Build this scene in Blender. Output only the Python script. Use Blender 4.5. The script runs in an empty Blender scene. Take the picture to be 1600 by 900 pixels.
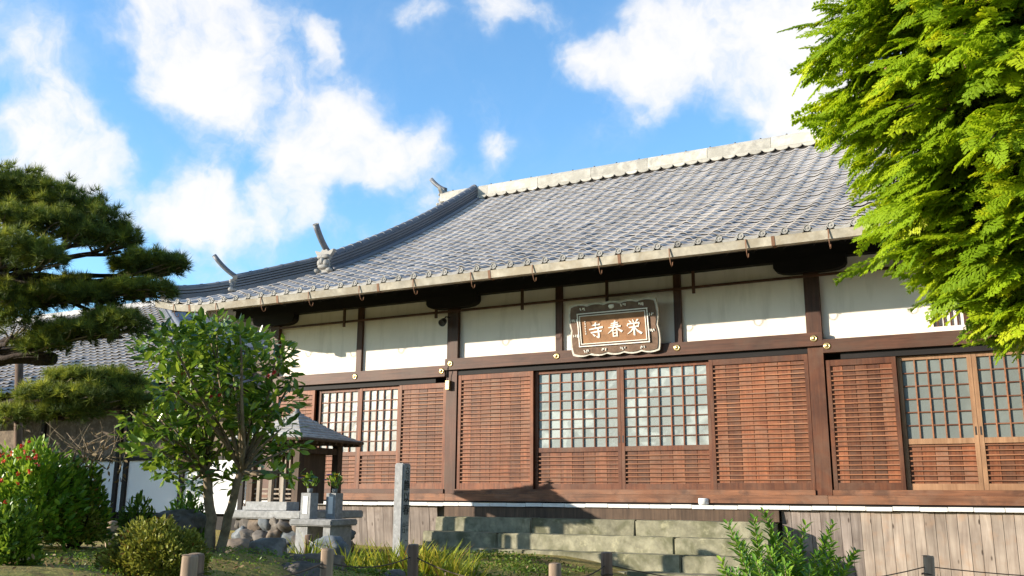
import bpy, bmesh, math, random
import numpy as np
from mathutils import Vector, Matrix, noise as mnoise
random.seed(7); rng = np.random.default_rng(11)
SC = bpy.context.scene
COL = SC.collection
R = math.radians

# ------------------------------------------------------------------ camera
CAM = Vector((7.569, -12.398, 1.60))
c_r, c_u, c_f = Vector((.8846, .4663, .0069)), Vector((.0962, -.1972, .9757)), Vector((-.4554, .8623, .2186))
c_r.normalize(); c_f = (c_f - c_r * c_f.dot(c_r)).normalized(); c_u = c_r.cross(c_f)
cd = bpy.data.cameras.new('camera'); cam = bpy.data.objects.new('camera', cd); COL.objects.link(cam)
cd.sensor_width = 36; cd.lens = 1462.4 / 1600 * 36; cd.clip_start = .05; cd.clip_end = 2000
M = Matrix.Identity(4)
for i in range(3):
    M[i][0], M[i][1], M[i][2], M[i][3] = c_r[i], c_u[i], -c_f[i], CAM[i]
cam.matrix_world = M
SC.camera = cam

# ------------------------------------------------------------------ light and sky
SUN_DIR = Vector((.735, .620, -.258)).normalized()          # the way the light travels
SUN_EL = math.asin(-SUN_DIR.z); SUN_ROT = math.atan2(-SUN_DIR.x, -SUN_DIR.y)
sd = bpy.data.lights.new('sun', 'SUN'); sd.energy = 5.0; sd.angle = R(.55); sd.color = (1, .90, .76)
sun = bpy.data.objects.new('sun', sd); COL.objects.link(sun)
sun.rotation_euler = SUN_DIR.to_track_quat('-Z', 'Y').to_euler(); sun.location = (-20, -20, 20)
SC.view_settings.view_transform = 'Standard'; SC.view_settings.look = 'None'
SC.view_settings.exposure = .85; SC.view_settings.gamma = 1; SC.view_settings.use_curve_mapping = False

CLOUDS = [  # direction (unit vector), angular radius, weight
    ((-0.7964,0.5018,0.3376),0.0650,0.80),
    ((-0.7804,0.5394,0.3162),0.0479,0.85),
    ((-0.7760,0.4853,0.4029),0.0342,0.60),
    ((-0.7628,0.5692,0.3069),0.0287,0.65),
    ((-0.8009,0.5331,0.2727),0.0616,0.55),
    ((-0.7695,0.5793,0.2686),0.0342,0.35),
    ((-0.6899,0.5745,0.4406),0.0581,0.95),
    ((-0.6473,0.6098,0.4574),0.0650,0.95),
    ((-0.6718,0.6180,0.4084),0.0547,0.95),
    ((-0.6445,0.6636,0.3798),0.0492,0.90),
    ((-0.6016,0.7013,0.3825),0.0479,0.95),
    ((-0.5575,0.7408,0.3748),0.0397,0.90),
    ((-0.6284,0.6962,0.3470),0.0465,0.85),
    ((-0.5887,0.7296,0.3480),0.0410,0.75),
    ((-0.5185,0.7658,0.3803),0.0274,0.65),
    ((-0.7107,0.5875,0.3869),0.0239,0.40),
    ((-0.7051,0.6435,0.2978),0.0356,0.95),
    ((-0.7201,0.6423,0.2626),0.0451,0.70),
    ((-0.6941,0.6676,0.2692),0.0308,0.50),
    ((-0.7432,0.6144,0.2649),0.0239,0.30),
    ((-0.6310,0.7188,0.2918),0.0315,0.85),
    ((-0.6538,0.7017,0.2833),0.0233,0.65),
    ((-0.6102,0.7407,0.2811),0.0233,0.60),
    ((-0.4495,0.8071,0.3827),0.0233,0.80),
    ((-0.4646,0.8100,0.3578),0.0260,0.75),
    ((-0.4974,0.8041,0.3255),0.0513,0.60),
    ((-0.4634,0.7874,0.4066),0.0246,0.50),
    ((-0.5434,0.7693,0.3360),0.0513,0.45),
    ((-0.5252,0.7918,0.3117),0.0445,0.45),
    ((-0.5899,0.6661,0.4564),0.0178,0.80),
    ((-0.5880,0.6802,0.4378),0.0150,0.60),
    ((-0.4979,0.7300,0.4681),0.0233,0.75),
    ((-0.4751,0.7426,0.4721),0.0150,0.45),
    ((-0.2468,0.8458,0.4730),0.0445,0.65),
    ((-0.1831,0.8623,0.4722),0.0581,0.85),
    ((-0.1386,0.8822,0.4501),0.0581,0.70),
    ((-0.2920,0.8466,0.4450),0.0328,0.75),
    ((-0.2910,0.8646,0.4097),0.0246,0.60),
    ((-0.3556,0.8204,0.4477),0.0274,0.85),
    ((-0.3352,0.8394,0.4278),0.0260,0.65),
    ((-0.1982,0.9053,0.3756),0.0315,0.75),
    ((-0.2365,0.8814,0.4089),0.0445,0.42),
    ((-0.3287,0.8572,0.3965),0.0410,0.40),
    ((-0.2902,0.8253,0.4845),0.0308,0.40),
    ((-0.1596,0.8980,0.4101),0.0342,0.40),
    ((-0.4253,0.7608,0.4902),0.0342,0.85),
    ((-0.3847,0.7820,0.4905),0.0315,0.70),
    ((-0.6781,0.6946,0.2401),0.0616,0.40),
    ((-0.5822,0.7712,0.2574),0.0287,0.45),
    ((-0.1239,0.9144,0.3854),0.0479,0.50),
    ((-0.0343,0.9131,0.4063),0.1231,0.60),
]
def make_world():
    w = bpy.data.worlds.new('World'); SC.world = w; w.use_nodes = True
    nt = w.node_tree; N = nt.nodes; L = nt.links; N.clear()
    def nd(t, **k):
        n = N.new(t)
        for a, b in k.items(): setattr(n, a, b)
        return n
    def math_(op, a, b=None):
        n = nd('ShaderNodeMath', operation=op)
        for i, v in enumerate((a, b)):
            if v is None: continue
            if isinstance(v, (int, float)): n.inputs[i].default_value = v
            else: L.new(v, n.inputs[i])
        return n.outputs[0]
    def mrange(v, a, b, c, d, smooth=True):
        n = nd('ShaderNodeMapRange', interpolation_type='SMOOTHSTEP' if smooth else 'LINEAR', clamp=True)
        L.new(v, n.inputs[0])
        for i, x in enumerate((a, b, c, d)): n.inputs[i + 1].default_value = x
        return n.outputs[0]
    sky = nd('ShaderNodeTexSky', sky_type='NISHITA'); sky.sun_disc = False
    sky.sun_elevation = SUN_EL; sky.sun_rotation = SUN_ROT
    sky.air_density = 1.0; sky.dust_density = .3; sky.ozone_density = 2.5
    tint = nd('ShaderNodeMix', data_type='RGBA', blend_type='MULTIPLY'); tint.inputs[0].default_value = 1
    L.new(sky.outputs[0], tint.inputs[6]); tint.inputs[7].default_value = SKY_TINT
    tc = nd('ShaderNodeTexCoord'); dirv = tc.outputs['Generated']
    nrm = nd('ShaderNodeVectorMath', operation='NORMALIZE'); L.new(dirv, nrm.inputs[0]); dirv = nrm.outputs[0]
    # warp
    n1 = nd('ShaderNodeTexNoise'); n1.inputs['Scale'].default_value = 7; n1.inputs['Detail'].default_value = 5; n1.inputs['Roughness'].default_value = .55
    L.new(dirv, n1.inputs['Vector'])
    sub = nd('ShaderNodeVectorMath', operation='SUBTRACT'); L.new(n1.outputs['Color'], sub.inputs[0]); sub.inputs[1].default_value = (.5, .5, .5)
    scl = nd('ShaderNodeVectorMath', operation='SCALE'); L.new(sub.outputs[0], scl.inputs[0]); scl.inputs['Scale'].default_value = .13
    wv = nd('ShaderNodeVectorMath', operation='ADD'); L.new(dirv, wv.inputs[0]); L.new(scl.outputs[0], wv.inputs[1]); wd = wv.outputs[0]
    tot = None
    for (c, r, wt) in CLOUDS:
        ds = nd('ShaderNodeVectorMath', operation='DISTANCE'); L.new(wd, ds.inputs[0]); ds.inputs[1].default_value = c
        v = mrange(ds.outputs['Value'], 0, r * 1.75, wt * .95, 0)
        tot = v if tot is None else math_('ADD', tot, v)
    # clouds over the rest of the sky, like those in view
    n2 = nd('ShaderNodeTexNoise'); n2.inputs['Scale'].default_value = 2.6; n2.inputs['Detail'].default_value = 2
    L.new(dirv, n2.inputs['Vector'])
    rest = mrange(n2.outputs['Fac'], .48, .64, 0, 1)
    dc = nd('ShaderNodeVectorMath', operation='DISTANCE'); L.new(dirv, dc.inputs[0]); dc.inputs[1].default_value = tuple(c_f)
    away = mrange(dc.outputs['Value'], .55, .75, 0, 1)
    tot = math_('ADD', math_('MINIMUM', tot, 1.15), math_('MULTIPLY', rest, away))
    n3 = nd('ShaderNodeTexNoise'); n3.inputs['Scale'].default_value = 12; n3.inputs['Detail'].default_value = 8; n3.inputs['Roughness'].default_value = .58
    L.new(wd, n3.inputs['Vector'])
    fb = math_('MULTIPLY', math_('SUBTRACT', n3.outputs['Fac'], .5), 3.6)
    dens = math_('ADD', tot, fb)
    # the small wisps only where there is some cloud body
    dens = math_('MULTIPLY', dens, mrange(tot, .05, .35, .25, 1))
    alpha = mrange(dens, -.12, 1.45, 0, .97)
    # inner shading: thick parts white, thin parts bluish white
    n4 = nd('ShaderNodeTexNoise'); n4.inputs['Scale'].default_value = 5; n4.inputs['Detail'].default_value = 4
    L.new(wd, n4.inputs['Vector'])
    shade = mrange(math_('ADD', math_('MULTIPLY', dens, .6), n4.outputs['Fac']), .65, 1.15, 0, 1)
    cc = nd('ShaderNodeMix', data_type='RGBA'); L.new(shade, cc.inputs[0])
    cc.inputs[6].default_value = CLOUD_LO; cc.inputs[7].default_value = CLOUD_HI
    mx = nd('ShaderNodeMix', data_type='RGBA'); L.new(alpha, mx.inputs[0]); L.new(tint.outputs[2], mx.inputs[6]); L.new(cc.outputs[2], mx.inputs[7])
    bg = nd('ShaderNodeBackground'); bg.inputs['Strength'].default_value = SKY_STRENGTH
    L.new(mx.outputs[2], bg.inputs[0])
    out = nd('ShaderNodeOutputWorld'); L.new(bg.outputs[0], out.inputs[0])
SKY_STRENGTH = .12
SKY_TINT = (1.14, 1.50, 1.64, 1)
CLOUD_LO = (3.5, 4.0, 4.75, 1); CLOUD_HI = (4.8, 4.75, 4.75, 1)
make_world()

# ------------------------------------------------------------------ materials
MATS = {}
class NT:
    def __init__(s, name):
        s.m = bpy.data.materials.new(name); s.m.use_nodes = True
        s.t = s.m.node_tree; s.N = s.t.nodes; s.L = s.t.links
        s.b = s.N['Principled BSDF']; s.out = s.N['Material Output']
        MATS[name] = s.m
    def nd(s, t, **k):
        n = s.N.new(t)
        for a, b in k.items(): setattr(n, a, b)
        return n
    def co(s, scale=(1, 1, 1), rand=True, kind='Object'):
        tc = s.nd('ShaderNodeTexCoord'); mp = s.nd('ShaderNodeMapping'); mp.inputs['Scale'].default_value = scale
        s.L.new(tc.outputs[kind], mp.inputs['Vector'])
        if rand:
            cx = s.nd('ShaderNodeVectorMath', operation='SCALE'); cx.inputs[0].default_value = (37, 53, 29)
            s.L.new(s.rnd(), cx.inputs['Scale']); s.L.new(cx.outputs[0], mp.inputs['Location'])
        return mp.outputs[0]
    def rnd(s):
        if not hasattr(s, '_r'):
            oi = s.nd('ShaderNodeObjectInfo'); at = s.nd('ShaderNodeAttribute', attribute_name='rnd')
            ad = s.nd('ShaderNodeMath', operation='ADD'); s.L.new(oi.outputs['Random'], ad.inputs[0]); s.L.new(at.outputs['Fac'], ad.inputs[1])
            fr = s.nd('ShaderNodeMath', operation='FRACT'); s.L.new(ad.outputs[0], fr.inputs[0]); s._r = fr.outputs[0]
        return s._r
    def noise(s, vec, scale, detail=4, rough=.55, dist=0):
        n = s.nd('ShaderNodeTexNoise'); n.inputs['Scale'].default_value = scale; n.inputs['Detail'].default_value = detail
        n.inputs['Roughness'].default_value = rough; n.inputs['Distortion'].default_value = dist
        if vec is not None: s.L.new(vec, n.inputs['Vector'])
        return n.outputs['Fac']
    def ramp(s, v, stops):
        n = s.nd('ShaderNodeValToRGB'); e = n.color_ramp.elements
        while len(e) < len(stops): e.new(.5)
        for i, (p, c) in enumerate(stops):
            e[i].position = p; e[i].color = (*c, 1) if len(c) == 3 else c
        s.L.new(v, n.inputs[0]); return n.outputs[0]
    def mix(s, a, b, f, mode='MIX'):
        n = s.nd('ShaderNodeMix', data_type='RGBA', blend_type=mode)
        for i, v in ((0, f), (6, a), (7, b)):
            if isinstance(v, (int, float)): n.inputs[i].default_value = v
            elif isinstance(v, tuple): n.inputs[i].default_value = (*v, 1) if len(v) == 3 else v
            else: s.L.new(v, n.inputs[i])
        return n.outputs[2]
    def mr(s, v, a, b, c, d):
        n = s.nd('ShaderNodeMapRange'); s.L.new(v, n.inputs[0])
        for i, x in enumerate((a, b, c, d)): n.inputs[i + 1].default_value = x
        return n.outputs[0]
    def scale_v(s, col, v):          # multiply a colour by a value socket
        n = s.nd('ShaderNodeVectorMath', operation='SCALE'); s.L.new(col, n.inputs[0]); s.L.new(v, n.inputs['Scale']); return n.outputs[0]
    def bump(s, h, strength=.3, dist=.01):
        n = s.nd('ShaderNodeBump'); n.inputs['Strength'].default_value = strength; n.inputs['Distance'].default_value = dist
        s.L.new(h, n.inputs['Height']); s.L.new(n.outputs[0], s.b.inputs['Normal'])
    def col(s, c):
        if isinstance(c, tuple): s.b.inputs['Base Color'].default_value = (*c, 1)
        else: s.L.new(c, s.b.inputs['Base Color'])
    def set(s, rough=.6, spec=.4, metal=0):
        s.b.inputs['Roughness'].default_value = rough; s.b.inputs['Specular IOR Level'].default_value = spec; s.b.inputs['Metallic'].default_value = metal
        return s.m

def wood(name, c0, c1, axis, var=(.75, 1.2), rough=.6, grain=26, stain=None, bump=.25):
    s = NT(name); sc = [grain] * 3; sc[axis] = 1.6
    v = s.co(tuple(sc)); g = s.noise(v, 1.0, 5, .6, .6)
    col = s.ramp(g, [(.28, c0), (.72, c1)])
    big = s.noise(s.co((2.2, 2.2, 2.2)), 1.0, 3)
    col = s.scale_v(col, s.mr(big, .3, .7, .72, 1.22))
    if name.startswith(('door', 'slat', 'sill', 'dark')):
        gy = s.noise(s.co((1.1, 1.1, 1.1)), 2.0, 6, .65, .5); k_ = .8 if name[0] != 'd' or name[1] == 'o' else .35
        col = s.mix(col, (.24 * k_, .14 * k_, .09 * k_), s.mr(gy, .47, .68, 0, .7))
    if stain:
        st = s.noise(s.co((3.5, 3.5, 3.5)), 1.3, 5, .6)
        col = s.mix(col, stain, s.mr(st, .52, .68, 0, .6))
    if 'plank' in name:      # knots
        vo = s.nd('ShaderNodeTexVoronoi'); vo.inputs['Scale'].default_value = 1.0; s.L.new(s.co((9, 9, 3.2)), vo.inputs['Vector'])
        col = s.mix(col, (.05, .032, .022), s.mr(vo.outputs['Distance'], .06, .13, .85, 0))
    col = s.scale_v(col, s.mr(s.rnd(), 0, 1, *var))
    s.col(col); s.bump(g, bump, .004)
    return s.set(rough, .3)
for ax, n in enumerate('xyz'):
    wood('door_wood_' + n, (.115, .036, .016), (.275, .097, .04), ax, (.58, 1.32), .55, 30, stain=(.12, .045, .022))
    wood('dark_wood_' + n, (.05, .022, .013), (.125, .052, .029), ax, (.8, 1.15), .55)
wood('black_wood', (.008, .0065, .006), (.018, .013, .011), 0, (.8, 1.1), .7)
wood('sill_wood', (.10, .042, .022), (.27, .115, .055), 0, (.9, 1.1), .6, 20, stain=(.045, .024, .017))
wood('grey_plank', (.17, .135, .115), (.36, .30, .26), 2, (.72, 1.2), .8, 22, stain=(.16, .12, .10))
wood('warm_plank', (.26, .20, .16), (.47, .39, .32), 2, (.82, 1.12), .8, 22, stain=(.40, .26, .17))
wood('stake_wood', (.17, .115, .075), (.38, .28, .19), 2, (.8, 1.15), .8, 30)
wood('stake_bark', (.10, .062, .042), (.22, .145, .10), 2, (.8, 1.2), .85, 30)
wood('shrine_wood', (.055, .034, .022), (.14, .088, .055), 2, (.75, 1.2), .7)
wood('shrine_pale', (.24, .19, .14), (.38, .32, .25), 2, (.85, 1.1), .7)
def plain(name, c, rough=.6, spec=.4, metal=0, nz=.15, sc=6, var=.1, bump=.1, bd=.003):
    s = NT(name); v = s.co((1, 1, 1)); a = s.noise(v, sc, 6, .6)
    cn = s.nd('ShaderNodeRGB'); cn.outputs[0].default_value = (*c, 1)
    col = s.scale_v(cn.outputs[0], s.mr(a, .25, .75, 1 - nz, 1 + nz))
    col = s.scale_v(col, s.mr(s.rnd(), 0, 1, 1 - var, 1 + var)); s.col(col)
    if bump: s.bump(s.noise(v, sc * 8, 4), bump, bd)
    return s.set(rough, spec, metal)
def plaster_mat():
    s = NT('plaster'); v = s.co((1, 1, 1)); a = s.noise(v, 1.6, 6, .65); b = s.noise(s.co((5, 5, .7)), 1.0, 6, .6, .3)
    cn = s.nd('ShaderNodeRGB'); cn.outputs[0].default_value = (.89, .79, .685, 1)
    col = s.scale_v(cn.outputs[0], s.mr(a, .3, .7, .93, 1.03)); col = s.mix(col, (.58, .50, .40), s.mr(b, .53, .76, 0, .55)); s.col(col); s.bump(s.noise(v, 9, 6), .12, .006); s.set(.9, .15)
plaster_mat()
plain('annex_plaster', (.74, .74, .74), .85, .2, nz=.05, sc=1.2, var=.02, bump=.06)
plain('flashing', (.72, .70, .66), .5, .4, nz=.12, sc=14, var=.06)
plain('brass', (.85, .60, .26), .25, .5, .9, nz=.05)
plain('white_ceramic', (.74, .74, .72), .3, .5, nz=.05)
plain('iron', (.03, .027, .025), .5, .4)
plain('rust', (.20, .10, .055), .7, .3)
plain('foundation', (.16, .155, .14), .9, .2)
plain('concrete', (.34, .335, .32), .85, .2, nz=.2, sc=5, bump=.3)
plain('rope_fibre', (.10, .075, .055), .9, .1)
plain('rope_pale', (.42, .38, .32), .9, .1)
plain('gilt', (.88, .84, .76), .5, .4, nz=.1, sc=30)
plain('worn_white', (.60, .55, .47), .7, .3, nz=.3, sc=14)
plain('ink', (.028, .032, .034), .7, .2)
plain('off_white', (.76, .74, .70), .7, .3)  # one even off-white for vent back and niches
plain('earth_dark', (.03, .022, .016), .95, .1)
def tile_mat(name, base, rough=.42, spec=.55):
    s = NT(name); v = s.co((1, 1, 1)); a = s.noise(v, 9, 5, .6)
    wv = s.co((1, 1, 1), rand=False, kind='Generated')
    cn = s.nd('ShaderNodeRGB'); cn.outputs[0].default_value = (*base, 1)
    rr = s.ramp(s.rnd(), [(0, (.70,) * 3), (.06, (.92,) * 3), (.5, (1,) * 3), (.95, (1.04,) * 3), (1, (1.14, 1.13, 1.10))])
    col = s.mix(cn.outputs[0], rr, 1.0, 'MULTIPLY')
    col = s.scale_v(col, s.mr(a, .25, .75, .84, 1.16)); s.col(col)
    g = s.nd('ShaderNodeNewGeometry'); mp = s.nd('ShaderNodeMapping'); mp.inputs['Scale'].default_value = (1.3, .28, .28); s.L.new(g.outputs['Position'], mp.inputs['Vector'])
    w1 = s.noise(mp.outputs[0], 1.0, 5, .6, .3); w2 = s.noise(g.outputs['Position'], 1.7, 6, .7)
    col = s.scale_v(col, s.mr(w1, .3, .7, .8, 1.16)); col = s.mix(col, tuple(c * k for c, k in zip(base, (.88, .87, .80))), s.mr(w2, .55, .72, 0, .6)); s.col(col)
    s.bump(s.noise(v, 60, 3), .12, .002); return s.set(rough, spec)
tile_mat('roof_tile', (.405, .375, .352), .62, .18)
tile_mat('ridge_tile', (.125, .13, .145), .5, .4)
wood('slat_wood', (.18, .07, .032), (.36, .158, .075), 0, (.8, 1.2), .6, 30)
wood('pale_stile', (.23, .12, .06), (.36, .205, .11), 2, (.9, 1.1), .6, 26)
plain('gravel', (.50, .44, .36), .95, .1, nz=.35, sc=40, bump=.8, bd=.02)
tile_mat('oni_tile', (.30, .285, .26), .65, .3)
def weathered(name, base, stain, sc=3, hi=None, rough=.75, bump=.35, bd=.01):
    s = NT(name); v = s.co((1, 1, 1)); a = s.noise(v, sc * 2.3, 7, .65); b = s.noise(v, sc, 4, .6, .4)
    cn = s.nd('ShaderNodeRGB'); cn.outputs[0].default_value = (*base, 1)
    col = s.scale_v(cn.outputs[0], s.mr(a, .25, .75, .55, 1.4))
    col = s.mix(col, stain, s.mr(b, .46, .62, 0, .8))
    if hi: col = s.mix(col, hi, s.mr(s.noise(v, sc * 1.7, 5, .6), .57, .7, 0, .7))
    col = s.scale_v(col, s.mr(s.rnd(), 0, 1, .82, 1.2)); s.col(col)
    s.bump(a, bump, bd); return s.set(rough, .25)
weathered('ridge_pale', (.42, .39, .335), (.35, .325, .275), 2.5, None, .7, .15, .004)
weathered('gutter_metal', (.36, .32, .25), (.27, .22, .15), 2.5, (.46, .42, .34), .55, .08, .003)
weathered('step_stone', (.25, .235, .16), (.11, .11, .06), 3.2, (.44, .41, .26), .9, .6, .012)
weathered('granite', (.27, .27, .265), (.21, .21, .205), 9, (.33, .33, .32), .7, .1, .002)
weathered('granite_old', (.25, .255, .245), (.17, .17, .155), 7, (.33, .34, .32), .8, .2, .004)
weathered('boulder', (.17, .15, .13), (.08, .07, .06), 4, (.27, .235, .20), .9, .6, .015)
weathered('boulder_blue', (.14, .155, .165), (.075, .08, .085), 4, (.24, .25, .25), .9, .6, .015)
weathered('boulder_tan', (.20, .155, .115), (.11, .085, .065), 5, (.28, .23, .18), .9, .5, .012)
weathered('bark_dark', (.045, .032, .025), (.02, .015, .012), 9, None, .95, .9, .02)
weathered('bark_pale', (.24, .19, .125), (.13, .095, .06), 9, (.24, .2, .13), .9, .5, .01)
weathered('shingle', (.36, .345, .325), (.26, .245, .23), 8, (.46, .44, .42), .8, .3, .006)
weathered('plaque_board', (.30, .155, .075), (.22, .105, .05), 2, None, .55, .1, .003)
weathered('plaque_frame', (.16, .098, .065), (.11, .065, .042), 5, None, .5, .15, .003)
def ground_mat():
    s = NT('ground_moss'); v = s.co((1, 1, 1), rand=False)
    a = s.noise(v, 1.3, 6, .6); b = s.noise(v, 14, 6, .65); c = s.noise(v, 5, 5, .6)
    col = s.ramp(a, [(.32, (.22, .16, .075)), (.5, (.32, .26, .085)), (.68, (.25, .28, .05))])
    col = s.mix(col, (.22, .15, .07), s.mr(c, .55, .7, 0, .8))
    col = s.scale_v(col, s.mr(b, .25, .75, .5, 1.5)); s.col(col); s.bump(b, .8, .03); s.set(.95, .1)
ground_mat()
def pane_mat(name, c, rough, bs, refl_gain):
    s = NT(name); v = s.co((1, 1, 1), rand=False, kind='Object')
    tc = s.nd('ShaderNodeNewGeometry'); a = s.noise(tc.outputs['Position'], 2.4, 3, .5, 1.6)
    b = s.noise(tc.outputs['Position'], 1.1, 3, .6, 1.2)
    cn = s.nd('ShaderNodeRGB'); cn.outputs[0].default_value = (*c, 1)
    col = s.scale_v(cn.outputs[0], s.mr(s.rnd(), 0, 1, .93, 1.07))
    col = s.mix(col, (min(1, c[0] * refl_gain), min(1, c[1] * refl_gain), min(1, c[2] * refl_gain)), s.ramp(b, [(.53, (0, 0, 0)), (.60, (1, 1, 1))]))  # paler noise patches paint reflections on the panes into the colour
    s.col(col); s.bump(a, bs, .15); s.set(rough, .6)
pane_mat('pane_frosted', (.165, .185, .17), .3, .05, 1.1)
pane_mat('pane_film', (.26, .285, .265), .25, .07, 1.5)
pane_mat('pane_pale', (.37, .355, .31), .25, .08, 1.25)
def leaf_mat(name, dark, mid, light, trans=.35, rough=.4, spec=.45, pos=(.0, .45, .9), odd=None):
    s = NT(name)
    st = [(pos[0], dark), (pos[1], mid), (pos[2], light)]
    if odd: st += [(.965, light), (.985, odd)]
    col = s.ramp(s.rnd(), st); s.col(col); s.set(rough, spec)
    tr = s.nd('ShaderNodeBsdfTranslucent'); hs = s.nd('ShaderNodeHueSaturation'); hs.inputs['Value'].default_value = 1.3; hs.inputs['Hue'].default_value = .485
    s.L.new(col, hs.inputs['Color']); s.L.new(hs.outputs[0], tr.inputs['Color'])
    mx = s.nd('ShaderNodeMixShader'); mx.inputs[0].default_value = trans
    s.L.new(s.b.outputs[0], mx.inputs[1]); s.L.new(tr.outputs[0], mx.inputs[2]); s.L.new(mx.outputs[0], s.out.inputs['Surface'])
leaf_mat('conifer_leaf', (.16, .27, .010), (.32, .45, .012), (.50, .57, .02), .48, .5, .3)
leaf_mat('pine_leaf', (.055, .085, .018), (.17, .22, .03), (.46, .48, .055), .25, .55, .25, odd=(.16, .075, .02))
leaf_mat('camellia_leaf', (.04, .10, .012), (.11, .22, .022), (.26, .37, .035), .32, .28, .5)
leaf_mat('azalea_leaf', (.085, .095, .014), (.17, .19, .024), (.29, .30, .04), .25, .5, .3, odd=(.2, .1, .02))
leaf_mat('holly_leaf', (.04, .10, .012), (.095, .20, .02), (.22, .31, .03), .25, .35, .45)
leaf_mat('bright_leaf', (.05, .11, .010), (.11, .21, .016), (.20, .30, .025), .3, .4, .4)
leaf_mat('yew_leaf', (.05, .125, .012), (.125, .27, .02), (.29, .42, .035), .28, .35, .45)
leaf_mat('grass_blade', (.14, .19, .015), (.32, .35, .025), (.50, .44, .05), .3, .5, .3, odd=(.36, .19, .05))
leaf_mat('light_block_leaf', (.012, .014, .009), (.025, .03, .015), (.045, .05, .025), .1, .7, .1)
leaf_mat('ground_leaf', (.05, .10, .012), (.10, .17, .016), (.16, .22, .025), .25, .5, .3)
leaf_mat('dry_leaf', (.13, .08, .035), (.22, .15, .07), (.34, .26, .15), .2, .7, .2)
leaf_mat('red_petal', (.42, .03, .02), (.55, .06, .04), (.6, .12, .08), .25, .5, .3)
leaf_mat('berry', (.50, .03, .012), (.62, .055, .02), (.7, .1, .03), .1, .3, .5)
leaf_mat('violet_petal', (.05, .03, .22), (.09, .05, .34), (.14, .09, .42), .25, .5, .3)
leaf_mat('yellow_petal', (.65, .38, .02), (.75, .5, .03), (.8, .62, .06), .25, .5, .3)

# ------------------------------------------------------------------ building blocks
WM = {}
def place(o, parent, Mw):
    COL.objects.link(o); o.parent = parent; WM[o] = Mw
    o.matrix_basis = (WM[parent].inverted() @ Mw) if parent is not None else Mw
def T(x, y, z, rz=0, rx=0, ry=0):
    return Matrix.Translation((x, y, z)) @ Matrix.Rotation(rz, 4, 'Z') @ Matrix.Rotation(ry, 4, 'Y') @ Matrix.Rotation(rx, 4, 'X')
def obj(name, me, mat, parent=None, Mw=None, label=None, cat=None, group=None, kind=None):
    o = bpy.data.objects.new(name, me)
    if mat is not None and len(me.materials) == 0: me.materials.append(MATS[mat])
    place(o, parent, Mw if Mw is not None else Matrix.Identity(4))
    tag(o, label, cat, group, kind); return o
def tag(o, label=None, cat=None, group=None, kind=None):
    for k, v in (('label', label), ('category', cat), ('group', group), ('kind', kind)):
        if v: o[k] = v
def thing(name, loc, label, cat, group=None, rz=0):
    o = bpy.data.objects.new(name, None); o.empty_display_size = .2
    place(o, None, T(*loc, rz)); tag(o, label, cat, group); return o
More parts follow.
